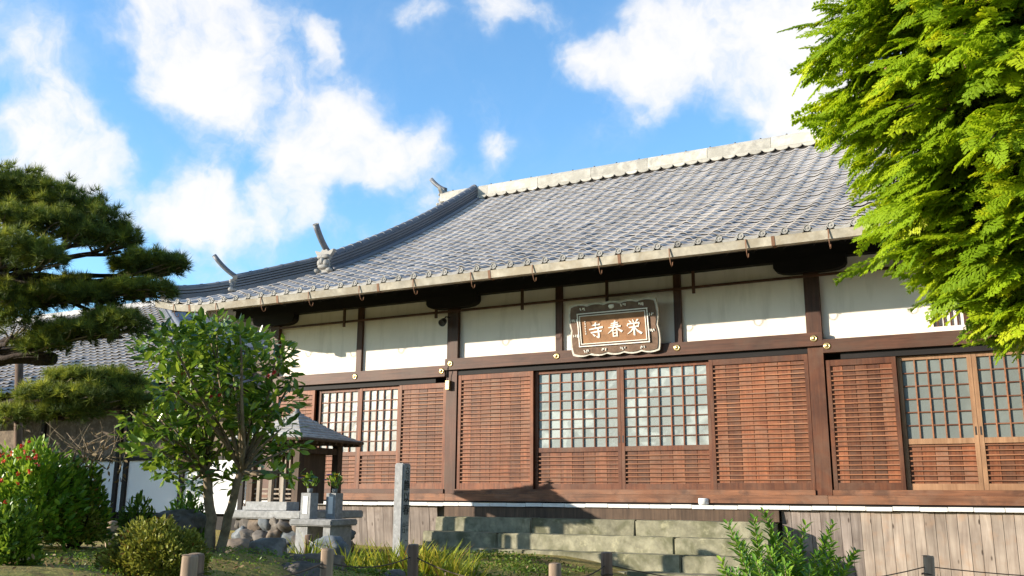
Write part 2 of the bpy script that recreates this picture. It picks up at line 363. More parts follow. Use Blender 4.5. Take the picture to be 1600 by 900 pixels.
class MB:
    def __init__(s): s.v = []; s.f = []
    def add(s, vs, fs):
        n = len(s.v); s.v += [tuple(p) for p in vs]; s.f += [tuple(i + n for i in f) for f in fs]; return s
    def box(s, x0, x1, y0, y1, z0, z1, Mx=None):
        vs = [Vector((x, y, z)) for z in (z0, z1) for y in (y0, y1) for x in (x0, x1)]
        if Mx is not None: vs = [Mx @ p for p in vs]
        return s.add(vs, [(0, 2, 3, 1), (4, 5, 7, 6), (0, 1, 5, 4), (2, 6, 7, 3), (0, 4, 6, 2), (1, 3, 7, 5)])
    def tube(s, path, rad, n=8, cap=True):
        path = [Vector(p) for p in path]; k = len(path)
        if isinstance(rad, (int, float)): rad = [rad] * k
        rings = []; up = None
        for i, p in enumerate(path):
            d = (path[min(i + 1, k - 1)] - path[max(i - 1, 0)]).normalized()
            if up is None: up = Vector((0, 0, 1)) if abs(d.z) < .9 else Vector((1, 0, 0))
            a = d.cross(up).normalized(); b = a.cross(d).normalized(); up = b
            rings.append([p + (a * math.cos(t) + b * math.sin(t)) * rad[i] for t in [2 * math.pi * j / n for j in range(n)]])
        vs = [q for r_ in rings for q in r_]
        fs = [(i * n + j, i * n + (j + 1) % n, (i + 1) * n + (j + 1) % n, (i + 1) * n + j) for i in range(k - 1) for j in range(n)]
        if cap: fs += [tuple(range(n - 1, -1, -1)), tuple((k - 1) * n + j for j in range(n))]
        return s.add(vs, fs)
    def lathe(s, prof, n=12, Mx=None):
        vs = []; k = len(prof)
        for (r_, z) in prof:
            for j in range(n):
                t = 2 * math.pi * j / n; vs.append(Vector((r_ * math.cos(t), r_ * math.sin(t), z)))
        if Mx is not None: vs = [Mx @ p for p in vs]
        fs = [(i * n + j, i * n + (j + 1) % n, (i + 1) * n + (j + 1) % n, (i + 1) * n + j) for i in range(k - 1) for j in range(n)]
        fs += [tuple(range(n - 1, -1, -1)), tuple((k - 1) * n + j for j in range(n))]
        return s.add(vs, fs)
    def prism(s, poly, y0, y1, Mx=None):     # poly of (x, z), extruded along y
        n = len(poly); vs = [Vector((x, y0, z)) for x, z in poly] + [Vector((x, y1, z)) for x, z in poly]
        if Mx is not None: vs = [Mx @ p for p in vs]
        return s.add(vs, [tuple(range(n)), tuple(range(2 * n - 1, n - 1, -1))] + [(i, i + n, (i + 1) % n + n, (i + 1) % n) for i in range(n)])
    def sweep(s, path, sec, side):            # sec of (a, h): a along side vector(s), h up
        k = len(path); n = len(sec); vs = []
        for i, p in enumerate(path):
            sv = side[i] if isinstance(side, list) else side
            vs += [Vector(p) + Vector(sv) * a + Vector((0, 0, h)) for a, h in sec]
        fs = [(i * n + j, i * n + (j + 1) % n, (i + 1) * n + (j + 1) % n, (i + 1) * n + j) for i in range(k - 1) for j in range(n)]
        fs += [tuple(range(n - 1, -1, -1)), tuple((k - 1) * n + j for j in range(n))]
        return s.add(vs, fs)
    def grid(s, P):                           # P[i][j]
        a, b = len(P), len(P[0]); vs = [q for r_ in P for q in r_]
        return s.add(vs, [(i * b + j, i * b + j + 1, (i + 1) * b + j + 1, (i + 1) * b + j) for i in range(a - 1) for j in range(b - 1)])
    def mesh(s, name='m', smooth=False, fix=True):
        me = bpy.data.meshes.new(name); me.from_pydata(s.v, [], s.f)
        if fix:
            bm = bmesh.new(); bm.from_mesh(me); bmesh.ops.recalc_face_normals(bm, faces=bm.faces); bm.to_mesh(me); bm.free()
        if smooth: me.shade_smooth()
        return me
_cb = {}
def cbox(sx, sy, sz, ch=.004):                # chamfered box centred at the origin, cached
    key = (round(sx, 4), round(sy, 4), round(sz, 4), ch)
    if key not in _cb:
        bm = bmesh.new()
        for a in (-1, 1):
            for b in (-1, 1):
                for c in (-1, 1):
                    x, y, z = a * sx / 2, b * sy / 2, c * sz / 2
                    for q in ((x - a * ch, y, z), (x, y - b * ch, z), (x, y, z - c * ch)): bm.verts.new(q)
        bmesh.ops.convex_hull(bm, input=bm.verts); bmesh.ops.dissolve_limit(bm, angle_limit=.01, verts=bm.verts, edges=bm.edges)
        me = bpy.data.meshes.new('block'); bm.to_mesh(me); bm.free(); _cb[key] = me
    return _cb[key]
_cbm = {}
def blk(name, x0, x1, y0, y1, z0, z1, mat, parent, ch=.004, jit=0, **kw):   # chamfered block as an object of its own
    base = cbox(x1 - x0, y1 - y0, z1 - z0, ch); key = (base.name, mat)
    if key not in _cbm:
        me = base.copy(); me.materials.clear(); me.materials.append(MATS[mat]); _cbm[key] = me
    Mw = T((x0 + x1) / 2, (y0 + y1) / 2, (z0 + z1) / 2)
    if jit: Mw = Mw @ Matrix.Rotation(random.uniform(-jit, jit), 4, 'Y')
    return obj(name, _cbm[key], mat, parent, Mw, **kw)
def rock_mesh(sx, sy, sz, seed, sub=3, amp=.28, flat=.0):
    bm = bmesh.new(); bmesh.ops.create_icosphere(bm, subdivisions=sub, radius=1)
    o = Vector((seed * 7.3, seed * 3.1, seed * 5.7))
    for v in bm.verts:
        p = v.co.copy(); n_ = mnoise.fractal(p * 1.1 + o, 1.0, 2.1, 4); c = mnoise.cell(p * 1.6 + o) * .08
        k = 1 + amp * n_ + c * .5
        q = p * k; q = Vector((math.copysign(abs(q.x) ** .85, q.x), math.copysign(abs(q.y) ** .85, q.y), math.copysign(abs(q.z) ** .85, q.z)))
        v.co = Vector((q.x * sx, q.y * sy, q.z * sz))
    me = bpy.data.meshes.new('rock'); bm.to_mesh(me); bm.free(); me.shade_smooth(); return me
def stone_block(sx, sy, sz, seed, amp=.011, nx=None):      # a worn block with uneven faces
    bm = bmesh.new(); bmesh.ops.create_cube(bm, size=1)
    for v in bm.verts: v.co = Vector((v.co.x * sx, v.co.y * sy, v.co.z * sz))
    L_ = [e for e in bm.edges if abs((e.verts[0].co - e.verts[1].co).x) > sx * .9]
    bmesh.ops.bevel(bm, geom=list(bm.edges), offset=.014, segments=2, affect='EDGES')
    L_ = [e for e in bm.edges if abs((e.verts[0].co - e.verts[1].co).x) > sx * .6]
    bmesh.ops.subdivide_edges(bm, edges=L_, cuts=max(3, int(sx / .12)), use_grid_fill=True)
    o = Vector((seed * 3.7, seed * 9.1, seed * 1.3))
    for v in bm.verts:
        n_ = mnoise.noise_vector(v.co * 5 + o) * amp + mnoise.noise_vector(v.co * 17 + o) * amp * .5
        v.co += n_
    me = bpy.data.meshes.new('stone'); bm.to_mesh(me); bm.free(); return me

# fast joined foliage: a template placed many times
def frames(d, up, roll=None):
    x = d / np.linalg.norm(d, axis=1, keepdims=True)
    y = np.cross(up, x); ln = np.linalg.norm(y, axis=1, keepdims=True); y = np.where(ln < 1e-3, np.array([[0, 1, 0]]), y / np.maximum(ln, 1e-6))
    z = np.cross(x, y)
    if roll is not None:
        c, s_ = np.cos(roll)[:, None], np.sin(roll)[:, None]; y, z = c * y + s_ * z, -s_ * y + c * z
    return np.stack([x, y, z], 2)             # columns
def scatter(name, tv, tf, pos, Rm, scale, mat, smooth=False, rnd=None):
    tv = np.asarray(tv, np.float32); tf = np.asarray(tf, np.int32); n = len(pos); m = len(tv)
    sc = np.asarray(scale, np.float32)
    if sc.ndim == 1: sc = sc[:, None]
    V = np.einsum('nij,mj->nmi', Rm.astype(np.float32), tv) * sc[:, None, :] + np.asarray(pos, np.float32)[:, None, :]
    F = (tf[None] + (np.arange(n, dtype=np.int32) * m)[:, None, None]).reshape(-1)
    q = tf.shape[1]; nf = n * len(tf)
    me = bpy.data.meshes.new(name); me.vertices.add(n * m); me.vertices.foreach_set('co', V.reshape(-1))
    me.loops.add(nf * q); me.loops.foreach_set('vertex_index', F)
    me.polygons.add(nf); me.polygons.foreach_set('loop_start', np.arange(0, nf * q, q, dtype=np.int32)); me.polygons.foreach_set('loop_total', np.full(nf, q, np.int32))
    if rnd is None: rnd = rng.random(n)
    at = me.attributes.new('rnd', 'FLOAT', 'POINT'); at.data.foreach_set('value', np.repeat(np.clip(rnd, 0, .995), m).astype(np.float32))
    me.update(calc_edges=True); me.materials.append(MATS[mat]); 
    if smooth: me.shade_smooth()
    return me
def multi(name, parts, mat):                   # several templates joined in one mesh
    Vs, Fs, Rs, off = [], [], [], 0
    for tv, tf, pos, Rm, sc, rnd in parts:
        tv = np.asarray(tv, np.float32); tf = np.asarray(tf, np.int32); n, m = len(pos), len(tv)
        V = np.einsum('nij,mj->nmi', Rm.astype(np.float32), tv) * np.asarray(sc, np.float32)[:, None, None] + np.asarray(pos, np.float32)[:, None, :]
        Vs.append(V.reshape(-1, 3)); Fs.append((tf[None] + (np.arange(n, dtype=np.int32) * m)[:, None, None]).reshape(-1, tf.shape[1]) + off)
        Rs.append(np.repeat(rnd, m)); off += n * m
    V = np.concatenate(Vs); F = np.concatenate(Fs); rr = np.clip(np.concatenate(Rs), 0, .995).astype(np.float32); q = F.shape[1]; nf = len(F)
    me = bpy.data.meshes.new(name); me.vertices.add(len(V)); me.vertices.foreach_set('co', V.reshape(-1))
    me.loops.add(nf * q); me.loops.foreach_set('vertex_index', F.reshape(-1))
    me.polygons.add(nf); me.polygons.foreach_set('loop_start', np.arange(0, nf * q, q, dtype=np.int32)); me.polygons.foreach_set('loop_total', np.full(nf, q, np.int32))
    at = me.attributes.new('rnd', 'FLOAT', 'POINT'); at.data.foreach_set('value', rr)
    me.update(calc_edges=True); me.materials.append(MATS[mat]); return me
LEAF_V = [(0, 0, 0), (.3, .2, .05), (.72, .19, .04), (1, 0, -.04), (.72, -.19, .04), (.3, -.2, .05)]
LEAF_F = [(0, 1, 2, 3), (0, 3, 4, 5)]
NARROW_V = [(x, y * .55, z) for x, y, z in LEAF_V]
def unit(n):
    v = rng.normal(size=(n, 3)); return v / np.linalg.norm(v, axis=1, keepdims=True)

# ------------------------------------------------------------------ the setting: ground
def sstep(a, b, x):
    t = np.clip((np.asarray(x, float) - a) / (b - a), 0, 1); return t * t * (3 - 2 * t)
def gz(x, y):
    x = np.asarray(x, float); y = np.asarray(y, float)
    left = 1 - sstep(2.2, 4.6, x + .25 * np.clip(y + 6, -6, 0) * 0)
    h = .52 + .36 * left + .27 * (1 - sstep(1.9, 3.4, x)) * (1 - sstep(-6.6, -4.9, y))
    h = h + .035 * np.sin(x * 2.1 + 1) * np.cos(y * 1.7) * left
    cam_d = np.hypot(x - CAM.x, y - CAM.y); h = h - .3 * (1 - sstep(2.0, 4.5, cam_d))
    far = sstep(20, 60, np.hypot(x, y)); return h * (1 - far) + .4 * far
def ground():
    xs = np.unique(np.concatenate([[-600, -250, -120, -70, -45, -30, -24], np.arange(-20, 16.01, .4), [20, 28, 45, 80, 200, 600]]))
    ys = np.unique(np.concatenate([[-600, -250, -120, -60, -35, -24, -18], np.arange(-15, 2.01, .4), [4, 8, 14, 25, 45, 90, 250, 600]]))
    X_, Y_ = np.meshgrid(xs, ys); Z_ = gz(X_, Y_)
    mb = MB(); mb.grid([[(X_[i, j], Y_[i, j], Z_[i, j]) for j in range(len(xs))] for i in range(len(ys))])
    obj('ground', mb.mesh('ground', True, False), 'ground_moss', kind='structure', label='mossy brown garden ground in front of the hall')
ground()
def bounce_sheet():  # gravel sheet added to bounce warm light up at the wall
    xs = np.arange(5.2, 16.1, .5); ys = np.arange(-19, -1.9, .5)
    mb = MB(); mb.grid([[(x, y, float(gz(x, y)) + .012) for x in xs] for y in ys])
    obj('path', mb.mesh('path', True, False), 'gravel', kind='structure', label='pale gravel forecourt added to bounce warm light onto the hall')
bounce_sheet()

# ------------------------------------------------------------------ the main hall
S = 1.818
XL, XR = -2 * S, 5 * S                       # corner posts
XC = (XL + XR) / 2
EL, ER = XL - 1.404, XR + 1.404              # eave corners
HALL = thing('temple_hall', (XC, 3.0, .5), 'wooden temple hall with grey tiled roof and white plaster upper wall', 'temple')
H = HALL
def zs(x, y):                                # roof surface
    t = max(y + 1.4, -.2); z = 4.70 + .40 * t + .0174 * t * t
    a = max(0, min(1, (EL + 1.2 - x) / 1.2)); b = max(0, min(1, (x - ER + 1.2) / 1.2)); a = max(a, b)
    return z + .17 * a * a * math.exp(-max(t, 0) / .9)
def dzdy(y): t = max(y + 1.4, 0); return .40 + .0348 * t
YR = 5.75                                    # ridge line

# foundation, skirting planks, white edge strip
blk('foundation', XL - .15, -.02, .0, 11.4, .2, 1.47, 'foundation', H, .01)
blk('foundation', 4.9, XR + .15, .0, 11.4, .2, 1.47, 'foundation', H, .01)
blk('foundation', .0, 4.88, .1, 11.4, .2, 1.47, 'foundation', H, .01)
blk('riser_board', -.03, 4.9, -.15, -.11, 1.325, 1.468, 'shrine_wood', H, .004)
def plank(x0, x1, mat, zb=.5, ztop=1.468):
    w = x1 - x0; hh = ztop - zb; bt = random.uniform(-.004, .004)
    Mw = T((x0 + x1) / 2, -.095 + bt, ztop) @ Matrix.Rotation(math.atan(.13), 4, 'X') @ Matrix.Translation((0, 0, -hh / 2))
    me = cbox(round(w, 3), .022, hh * 1.008, .003); key = (me.name, mat)
    if key not in _cbm:
        m2 = me.copy(); m2.materials.clear(); m2.materials.append(MATS[mat]); _cbm[key] = m2
    obj('skirting_plank', _cbm[key], mat, H, Mw)
x = XL - .33
while x < -.24:
    w = random.choice((.145, .16, .175)); plank(x, x + w - .006, 'grey_plank', .72); x += w
x = 4.92; i = 0
while x < XR + .3:
    plank(x, x + .113, 'grey_plank' if i < 8 else 'warm_plank', .42); x += .118; i += 1
for sx, xx in ((-1, XL - .33), (1, XR + .33)):     # the flanks of the skirting
    m = MB(); m.box(xx - .011, xx + .011, -.2, 11.5, .5, 1.468); obj('skirting_board', m.mesh(), 'grey_plank', H)
x = XL - .36
while x < XR + .36:
    w = random.uniform(.26, .34); dz = random.uniform(-.004, .004)
    blk('edge_strip', x, x + round(w, 2) - .006, -.175, -.04, 1.478 + dz, 1.526 + dz, 'flashing', H, .006); x += round(w, 2)
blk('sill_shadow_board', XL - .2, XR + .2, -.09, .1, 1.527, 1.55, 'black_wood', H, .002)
for a, b in ((XL - .2, -.05), (-.046, 5.5), (5.504, XR + .2)):
    blk('sill_beam', a, b, -.125, .12, 1.552, 1.655, 'sill_wood', H, .008)
for a, b in ((XL + .1, -.1), (.1, 5.35), (5.56, XR - .1)):
    blk('threshold', a, b, -.09, .12, 1.657, 1.722, 'dark_wood_x' if a < .05 else 'sill_wood', H, .005)
# posts and studs
for k in (-2, 0, 3, 5):
    w = .095
    blk('post', k * S - w, k * S + w, -.07, .12, 1.657, 3.56, 'dark_wood_z' if k != 3 else 'door_wood_z', H, .008)
    blk('post', k * S - w, k * S + w, -.07, .12, 3.70 if k in (0, 3) else 3.602, 4.674, 'dark_wood_z', H, .008)
for k in (-1, 1, 2, 4):
    blk('stud', k * S - .052, k * S + .052, -.045, .1, 3.7 if k in (1, 2) else 3.602, 4.674, 'dark_wood_z', H, .006)
# long tie beams and lintels
for a, b, z0, z1 in ((XL - .16, -.101, 3.428, 3.60), (-.10, 5.555, 3.525, 3.698), (5.556, XR + .16, 3.428, 3.60)):
    blk('tie_beam', a, b, -.115, .0, z0, z1, 'dark_wood_x', H, .008)
    blk('lintel', a + .2, b - .2, -.055, .1, z0 - .085, z0 - .003, 'black_wood', H, .004)
for k, z in ((0, 3.62), (1, 3.622), (2, 3.622), (3, 3.62), (-1, 3.513), (4, 3.513)):
    m = MB(); m.lathe([(.046, 0), (.046, .006), (.034, .016), (.03, .012), (.016, .014), (.013, .026), (.002, .03)], 18)
    obj('nail_cover', m.mesh('nail', True), 'brass', H, Matrix.Translation((k * S, -.115, z)) @ Matrix.Rotation(R(90), 4, 'X'))
for x_ in (-.155, 5.5 + .11):
    m = MB(); m.lathe([(.046, 0), (.046, .006), (.034, .016), (.03, .012), (.016, .014), (.013, .026), (.002, .03)], 18)
    obj('nail_cover', m.mesh('nail', True), 'brass', H, Matrix.Translation((x_, -.115, 3.513)) @ Matrix.Rotation(R(90), 4, 'X'))
# plaster panels
for k in range(-2, 5):
    a, b = k * S + .05, (k + 1) * S - .05
    z0 = 3.69 if k in (0, 1, 2) else 3.595
    if k == 3:     # the bay beside the conifer has a barred vent
        m = MB(); m.box(a, 6.86, .005, .06, z0, 4.75); m.box(6.86, b, .005, .06, z0, 3.68); m.box(6.86, b, .005, .06, 4.25, 4.75)
        obj('plaster_panel', m.mesh(), 'plaster', H)
        for j in range(5): blk('vent_bar', 6.9 + j * .075, 6.92 + j * .075, .01, .03, 3.68, 4.25, 'dark_wood_z', H, .003)
        blk('vent_back', 6.86, b, .09, .1, 3.6, 4.3, 'off_white', H)
    else:
        m = MB(); m.box(a, b, .005, .06, z0, 4.75); obj('plaster_panel', m.mesh(), 'plaster', H)
# thin rail and its hangers
blk('wall_rail', XL + .1, XR - .1, -.105, -.075, 4.435, 4.468, 'dark_wood_x', H, .003)
for x_ in (-2.09, -.28, 1.25, 2.62, 3.9, 6.5, 8.0):
    blk('rail_hanger', x_ - .02, x_ + .02, -.135, -.107, 4.36, 4.674, 'dark_wood_z', H, .003)
# eave beam, boat shaped bracket arms, rafters, soffit
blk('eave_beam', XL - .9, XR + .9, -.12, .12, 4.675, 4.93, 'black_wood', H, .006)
for k in (-2, 0, 3, 5):
    m = MB(); pr = [(-.46, .2), (-.46, .09), (-.43, .045), (-.36, .015), (-.25, 0), (.25, 0), (.36, .015), (.43, .045), (.46, .09), (.46, .2)]
    m.prism(pr, -.14, .13); obj('bracket_arm', m.mesh(), 'black_wood', H, T(k * S, 0, 4.50))
def eave_under(x, y): return zs(x, y) - .14
nR = 44
for i in range(nR):
    x_ = EL + .25 + (ER - EL - .5) * i / (nR - 1)
    m = MB(); p0, p1 = eave_under(x_, -1.32), eave_under(x_, .6)
    m.add([(-.03, -1.32, p0 - .07), (.03, -1.32, p0 - .07), (.03, -1.32, p0), (-.03, -1.32, p0), (-.03, .6, p1 - .07), (.03, .6, p1 - .07), (.03, .6, p1), (-.03, .6, p1)],
          [(0, 1, 2, 3), (7, 6, 5, 4), (0, 4, 5, 1), (1, 5, 6, 2), (2, 6, 7, 3), (3, 7, 4, 0)])
    obj('rafter', m.mesh(), 'black_wood', H, T(x_, 0, 0))
xs_ = [EL + (ER - EL) * i / 60 for i in range(61)]
def hipY(x): return -1.4 + min(x - EL, ER - x)
KX0, KX1 = -3.0, 2 * XC + 3.0                # the descending ridges stand here
def topY(x): return YR if KX0 - .35 <= x <= KX1 + .35 else min(YR, hipY(x))
xs_ = sorted(set([round(v, 4) for v in xs_] + [KX0 - .35, KX0 - .351, KX1 + .35, KX1 + .351]))
def deck(off):
    m = MB(); P = []
    for x_ in xs_:
        yt = max(topY(x_), -1.39); P.append([(x_, -1.38 + (yt + 1.38) * j / 14, zs(x_, -1.38 + (yt + 1.38) * j / 14) + off) for j in range(15)])
    m.grid(P); return m
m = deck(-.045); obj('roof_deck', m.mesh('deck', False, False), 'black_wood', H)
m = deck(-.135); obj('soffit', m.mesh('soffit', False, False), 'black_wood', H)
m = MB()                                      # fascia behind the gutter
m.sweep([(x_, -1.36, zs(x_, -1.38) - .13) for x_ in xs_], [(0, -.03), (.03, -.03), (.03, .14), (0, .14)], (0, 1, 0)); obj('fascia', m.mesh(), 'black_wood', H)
# back slope and side slopes (seen only from elsewhere)
m = MB(); m.grid([[(x_, 2 * YR - y_, zs(x_, y_)) for y_ in [-1.4 + (topY(x_) + 1.4) * j / 8 for j in range(9)]] for x_ in xs_]); obj('back_slope', m.mesh('b', False, False), 'ridge_tile', H)
for sgn, e0, kx in ((1, EL, KX0), (-1, ER, KX1)):
    P = []
    for j in range(9):
        d = 2.2 * j / 8; P.append([(e0 + sgn * d, -1.4 + d + (2 * YR + 2.8 - 2 * d) * i / 10, zs(XC, -1.4 + d) + (.16 if i in (0, 10) and j == 0 else 0)) for i in range(11)])
    m = MB(); m.grid(P); obj('side_slope', m.mesh('s', False, False), 'ridge_tile', H)
    m = MB(); gx = kx - sgn * .1
    m.add([(gx, -1.4 + 1.9, zs(XC, .5)), (gx, YR, zs(XC, YR)), (gx, 2 * YR + 1.4 - 1.9, zs(XC, .5))], [(0, 1, 2)]); obj('gable_board', m.mesh('g', False, False), 'plaster', H)
for xx in (XL - .0, XR):                       # flank and back walls
    m = MB(); m.box(xx - .04, xx + .04, .12, 11.4, 1.5, 5.0); obj('side_wall', m.mesh(), 'plaster', H)
m = MB(); m.box(XL + .05, XR - .05, 11.3, 11.4, 1.5, 5.0); obj('back_wall', m.mesh(), 'plaster', H)

# gutter in lengths, with strap hooks
gx = [EL - .03, -4.25, -2.36, -.44, 1.43, 3.34, 5.29, 7.2, 9.1, ER + .03]
for a, b in zip(gx[:-1], gx[1:]):
    n_ = max(2, int((b - a) / .15)); pp = [(a + .004 + (b - a - .008) * i / n_, -1.40, zs(a + (b - a) * i / n_, -1.4) - .15) for i in range(n_ + 1)]
    m = MB(); m.sweep(pp, [(-.055, .0), (.055, .0), (.06, .1), (.05, .1), (.045, .012), (-.045, .012), (-.06, .088), (-.06, .105), (-.078, .105), (-.074, .09)], (0, 1, 0))
    obj('gutter_length', m.mesh(), 'gutter_metal', H)
    if b < ER: m = MB(); m.sweep([(b - .02, -1.40, zs(b, -1.4) - .153), (b + .02, -1.40, zs(b, -1.4) - .153)], [(-.06, -.002), (.06, -.002), (.065, .1), (-.082, .11)], (0, 1, 0)); obj('gutter_joint', m.mesh(), 'rust', H)
for i in range(16):
    x_ = -4.6 + .957 * i; z0 = zs(x_, -1.4) - .152
    if x_ > ER: break
    m = MB(); m.tube([(0, -.06, .0), (0, -.055, -.04), (0, -.03, -.085), (0, 0, -.10), (0, .03, -.085), (0, .04, -.04)], .006, 6)
    m.box(-.007, .007, -.088, -.08, .0, .11)
    obj('gutter_hook', m.mesh(), 'rust', H, T(x_, -1.40, z0))
blk('gutter_outlet', -3.98, -3.86, -1.47, -1.36, zs(-3.9, -1.4) - .215, zs(-3.9, -1.4) - .152, 'gutter_metal', H, .005)

# roof tiles
PT = .2622
def tile_mesh(w=PT, ln=.262, th=.011, lift=.021):
    us = [0, .1, .22, .34, .46, .56, .64, .71, .79, .87, .94, 1.0]
    def zf(u):
        return -.013 * math.sin(math.pi * u / .56) if u < .56 else .021 * math.sin(math.pi * (u - .56) / .44)
    m = MB()
    m.grid([[(u * (w + .006), y, zf(u) + lift * (1 - y / ln) + .02) for u in us] for y in (0, ln)])
    n_ = len(us); m.grid([[(u * (w + .006), 0, zf(u) + lift + .02 - t) for u in us] for t in (th, 0)])
    return m.mesh('tile', False, False)
TILE = tile_mesh()
COLX = []; x = EL + .03
x0t = 3.866 - PT * .81; x0t -= math.floor((x0t - EL) / PT) * PT
nc = int((ER - x0t) / PT)
rows = []; y = -1.455; rowi = 0
while y < YR - .12:
    rows.append(y); y += .226 / math.hypot(1, dzdy(y))
cand = []
for j in range(nc):
    xa = x0t + j * PT; xm = xa + PT / 2
    for i, y in enumerate(rows):
        inner = (KX0 - .38 < xm < KX1 + .38)
        if y > hipY(xm) - .02 and not (inner and y > hipY(KX0)): continue
        if y > hipY(xm) and not inner: continue
        dx = (zs(xm + .1, y) - zs(xm - .1, y)) / .2
        Mw = T(xa, y, zs(xm, y) - dx * PT / 2 - .012) @ Matrix.Rotation(-math.atan(dx), 4, 'Y') @ Matrix.Rotation(math.atan(dzdy(y)) + random.gauss(0, .008), 4, 'X') @ Matrix.Translation((0, 0, random.gauss(0, .0025)))
        d = Mw.translation - CAM; dp = d.dot(c_f); px = 800 + 1462.4 * d.dot(c_r) / dp
        cand.append((0 if px < 1345 else 1, d.length, Mw))
cand.sort(key=lambda c: c[:2])
if not len(TILE.materials): TILE.materials.append(MATS['roof_tile'])
ROOF = obj('roof_edge_board', (lambda m: (m.sweep([(x_, -1.37, zs(x_, -1.4) - .03) for x_ in xs_], [(0, -.02), (.1, 0), (.1, .02), (0, 0)], (0, 1, 0)), m.mesh())[1])(MB()), 'black_wood', H)
for c in cand[:300]: obj('roof_tile', TILE, None, H, c[2])
tv = np.array([v.co[:] for v in TILE.vertices]); tf = np.array([p.vertices[:] for p in TILE.polygons])
rest = cand[300:]
me = scatter('roof_tiles', tv, tf, np.array([c[2].translation[:] for c in rest]), np.array([[list(r_[:3]) for r_ in c[2].to_3x3()] for c in rest]), np.ones(len(rest)), 'roof_tile')
obj('roof_tiles', me, None, H, kind='stuff')
# round eave tile ends
m = MB(); m.lathe([(.041, 0), (.041, .02), (.032, .02), (.030, .011), (.014, .011), (.012, .018), (.001, .019)], 16); DISC = m.mesh('disc', False); DISC.materials.append(MATS['oni_tile'])
m = MB(); m.prism([(-.2, .0), (-.17, -.022), (-.1, -.045), (-.03, -.03), (0, -.01), (0, .03), (-.03, .012), (-.1, -.002), (-.17, .01)], -.01, .012); LIP = m.mesh('lip'); LIP.materials.append(MATS['oni_tile'])
for j in range(nc):
    xa = x0t + (j + .78) * PT
    if xa > ER or xa < EL + .05: continue
    z_ = zs(xa, -1.455) + .03
    obj('eave_tile_end', DISC, None, H, Matrix.Translation((xa, -1.462, z_)) @ Matrix.Rotation(R(90), 4, 'X'))
    if j > 0: obj('eave_tile_lip', LIP, None, H, Matrix.Translation((xa - .045, -1.462, z_ - .028)))

# main ridge
RX0, RX1 = -3.92, 2 * XC + 3.92
zr = zs(XC, YR) - .085
x = RX0; i = 0
while x < RX1 - .05:
    b = min(x + 1.3, RX1)
    m = MB(); m.sweep([(x + .004, YR, zr), (b - .004, YR, zr)], [(-.16, .092), (.16, .092), (.145, .285), (.09, .345), (0, .362), (-.09, .345), (-.145, .285)], (0, 1, 0))
    obj('ridge_panel', m.mesh(), 'ridge_pale', H); x = b
for z0, z1, w in ((.02, .052, .2), (.056, .089, .185)):
    blk('ridge_course', RX0 + .15, RX1 - .15, YR - w, YR + w, zr + z0, zr + z1, 'ridge_pale', H, .006)
m = MB(); a = 7; arc = [(.118 * math.cos(math.pi * t / a), -.048 * math.sin(math.pi * t / a)) for t in range(a + 1)]; m.prism(arc + [(-.118, .02), (.118, .02)], -.012, .1); SCAL = m.mesh('scallop'); SCAL.materials.append(MATS['ridge_pale'])
m = MB(); m.lathe([(.022, 0), (.02, .02), (.004, .03)], 8); KN = m.mesh('knob'); KN.materials.append(MATS['iron'])
j = 0; x = KX0 + .3
while x < KX1 - .2:
    obj('ridge_scallop', SCAL, None, H, T(x, YR - .27, zr + .02)); x += PT
m = MB(); m.box(KX0, KX1, YR - .24, YR + .24, zr - .1, zr + .03); obj('ridge_bed', m.mesh(), 'black_wood', H)
x = RX0 + .3
while x < RX1: obj('ridge_tie', KN, None, H, T(x, YR - .04, zr + .355)); x += .52

def ridge_run(path, side, hgt, w0, w1, courses, capr, mat='ridge_tile'):
    """layered flat courses with a row of round cap tiles on top; path lies on the roof surface"""
    ch = hgt / courses
    for c in range(courses):
        wv = w0 + (w1 - w0) * c / max(1, courses - 1); h0 = c * ch + (0 if c else -.08)
        m = MB(); m.sweep([Vector(p) for p in path], [(-wv, h0 + .01), (wv, h0 + .01), (wv, c * ch + ch - .01), (-wv, c * ch + ch - .01)], side)
        obj('ridge_course', m.mesh(), mat, H)
        m = MB(); m.sweep([Vector(p) for p in path], [(-wv + .035, c * ch + ch - .011), (wv - .035, c * ch + ch - .011), (wv - .035, c * ch + ch + .011), (-wv + .035, c * ch + ch + .011)], side)
        obj('ridge_joint', m.mesh(), mat, H)
    # cap tiles
    L_ = [0]
    for a, b in zip(path[:-1], path[1:]): L_.append(L_[-1] + (Vector(b) - Vector(a)).length)
    def at(s_):
        for i in range(len(path) - 1):
            if s_ <= L_[i + 1] or i == len(path) - 2:
                t = (s_ - L_[i]) / (L_[i + 1] - L_[i]); return Vector(path[i]).lerp(Vector(path[i + 1]), t)
    sl = 0
    arcs = [(capr * math.cos(math.pi * t / 8), capr * .95 * math.sin(math.pi * t / 8)) for t in range(9)]
    while sl < L_[-1] - .02:
        e = min(sl + .27, L_[-1]); p, q = at(sl), at(e)
        sc1 = [(a * 1.0, b + hgt) for a, b in arcs]; m = MB(); m.sweep([p, q], sc1, side)
        m.sweep([p.lerp(q, .8), p.lerp(q, 1.0)], [(a * 1.1, b * 1.12 + hgt) for a, b in arcs], side)
        obj('cap_tile', m.mesh(), mat, H); sl = e
for kx in (KX0, KX1):
    ys = [.42 + (YR - .12 - .42) * i / 16 for i in range(17)]
    ridge_run([(kx, y, zs(XC, y) + .03) for y in ys], (1, 0, 0), .27, .15, .12, 5, .085)
    m = MB(); m.tube([(kx + .2, y, zs(XC, y) + .05) for y in ys], .05, 8); obj('ridge_side_roll', m.mesh('r', True), 'ridge_tile', H)
    m = MB(); m.tube([(kx - .2, y, zs(XC, y) + .05) for y in ys], .05, 8); obj('ridge_side_roll', m.mesh('r', True), 'ridge_tile', H)
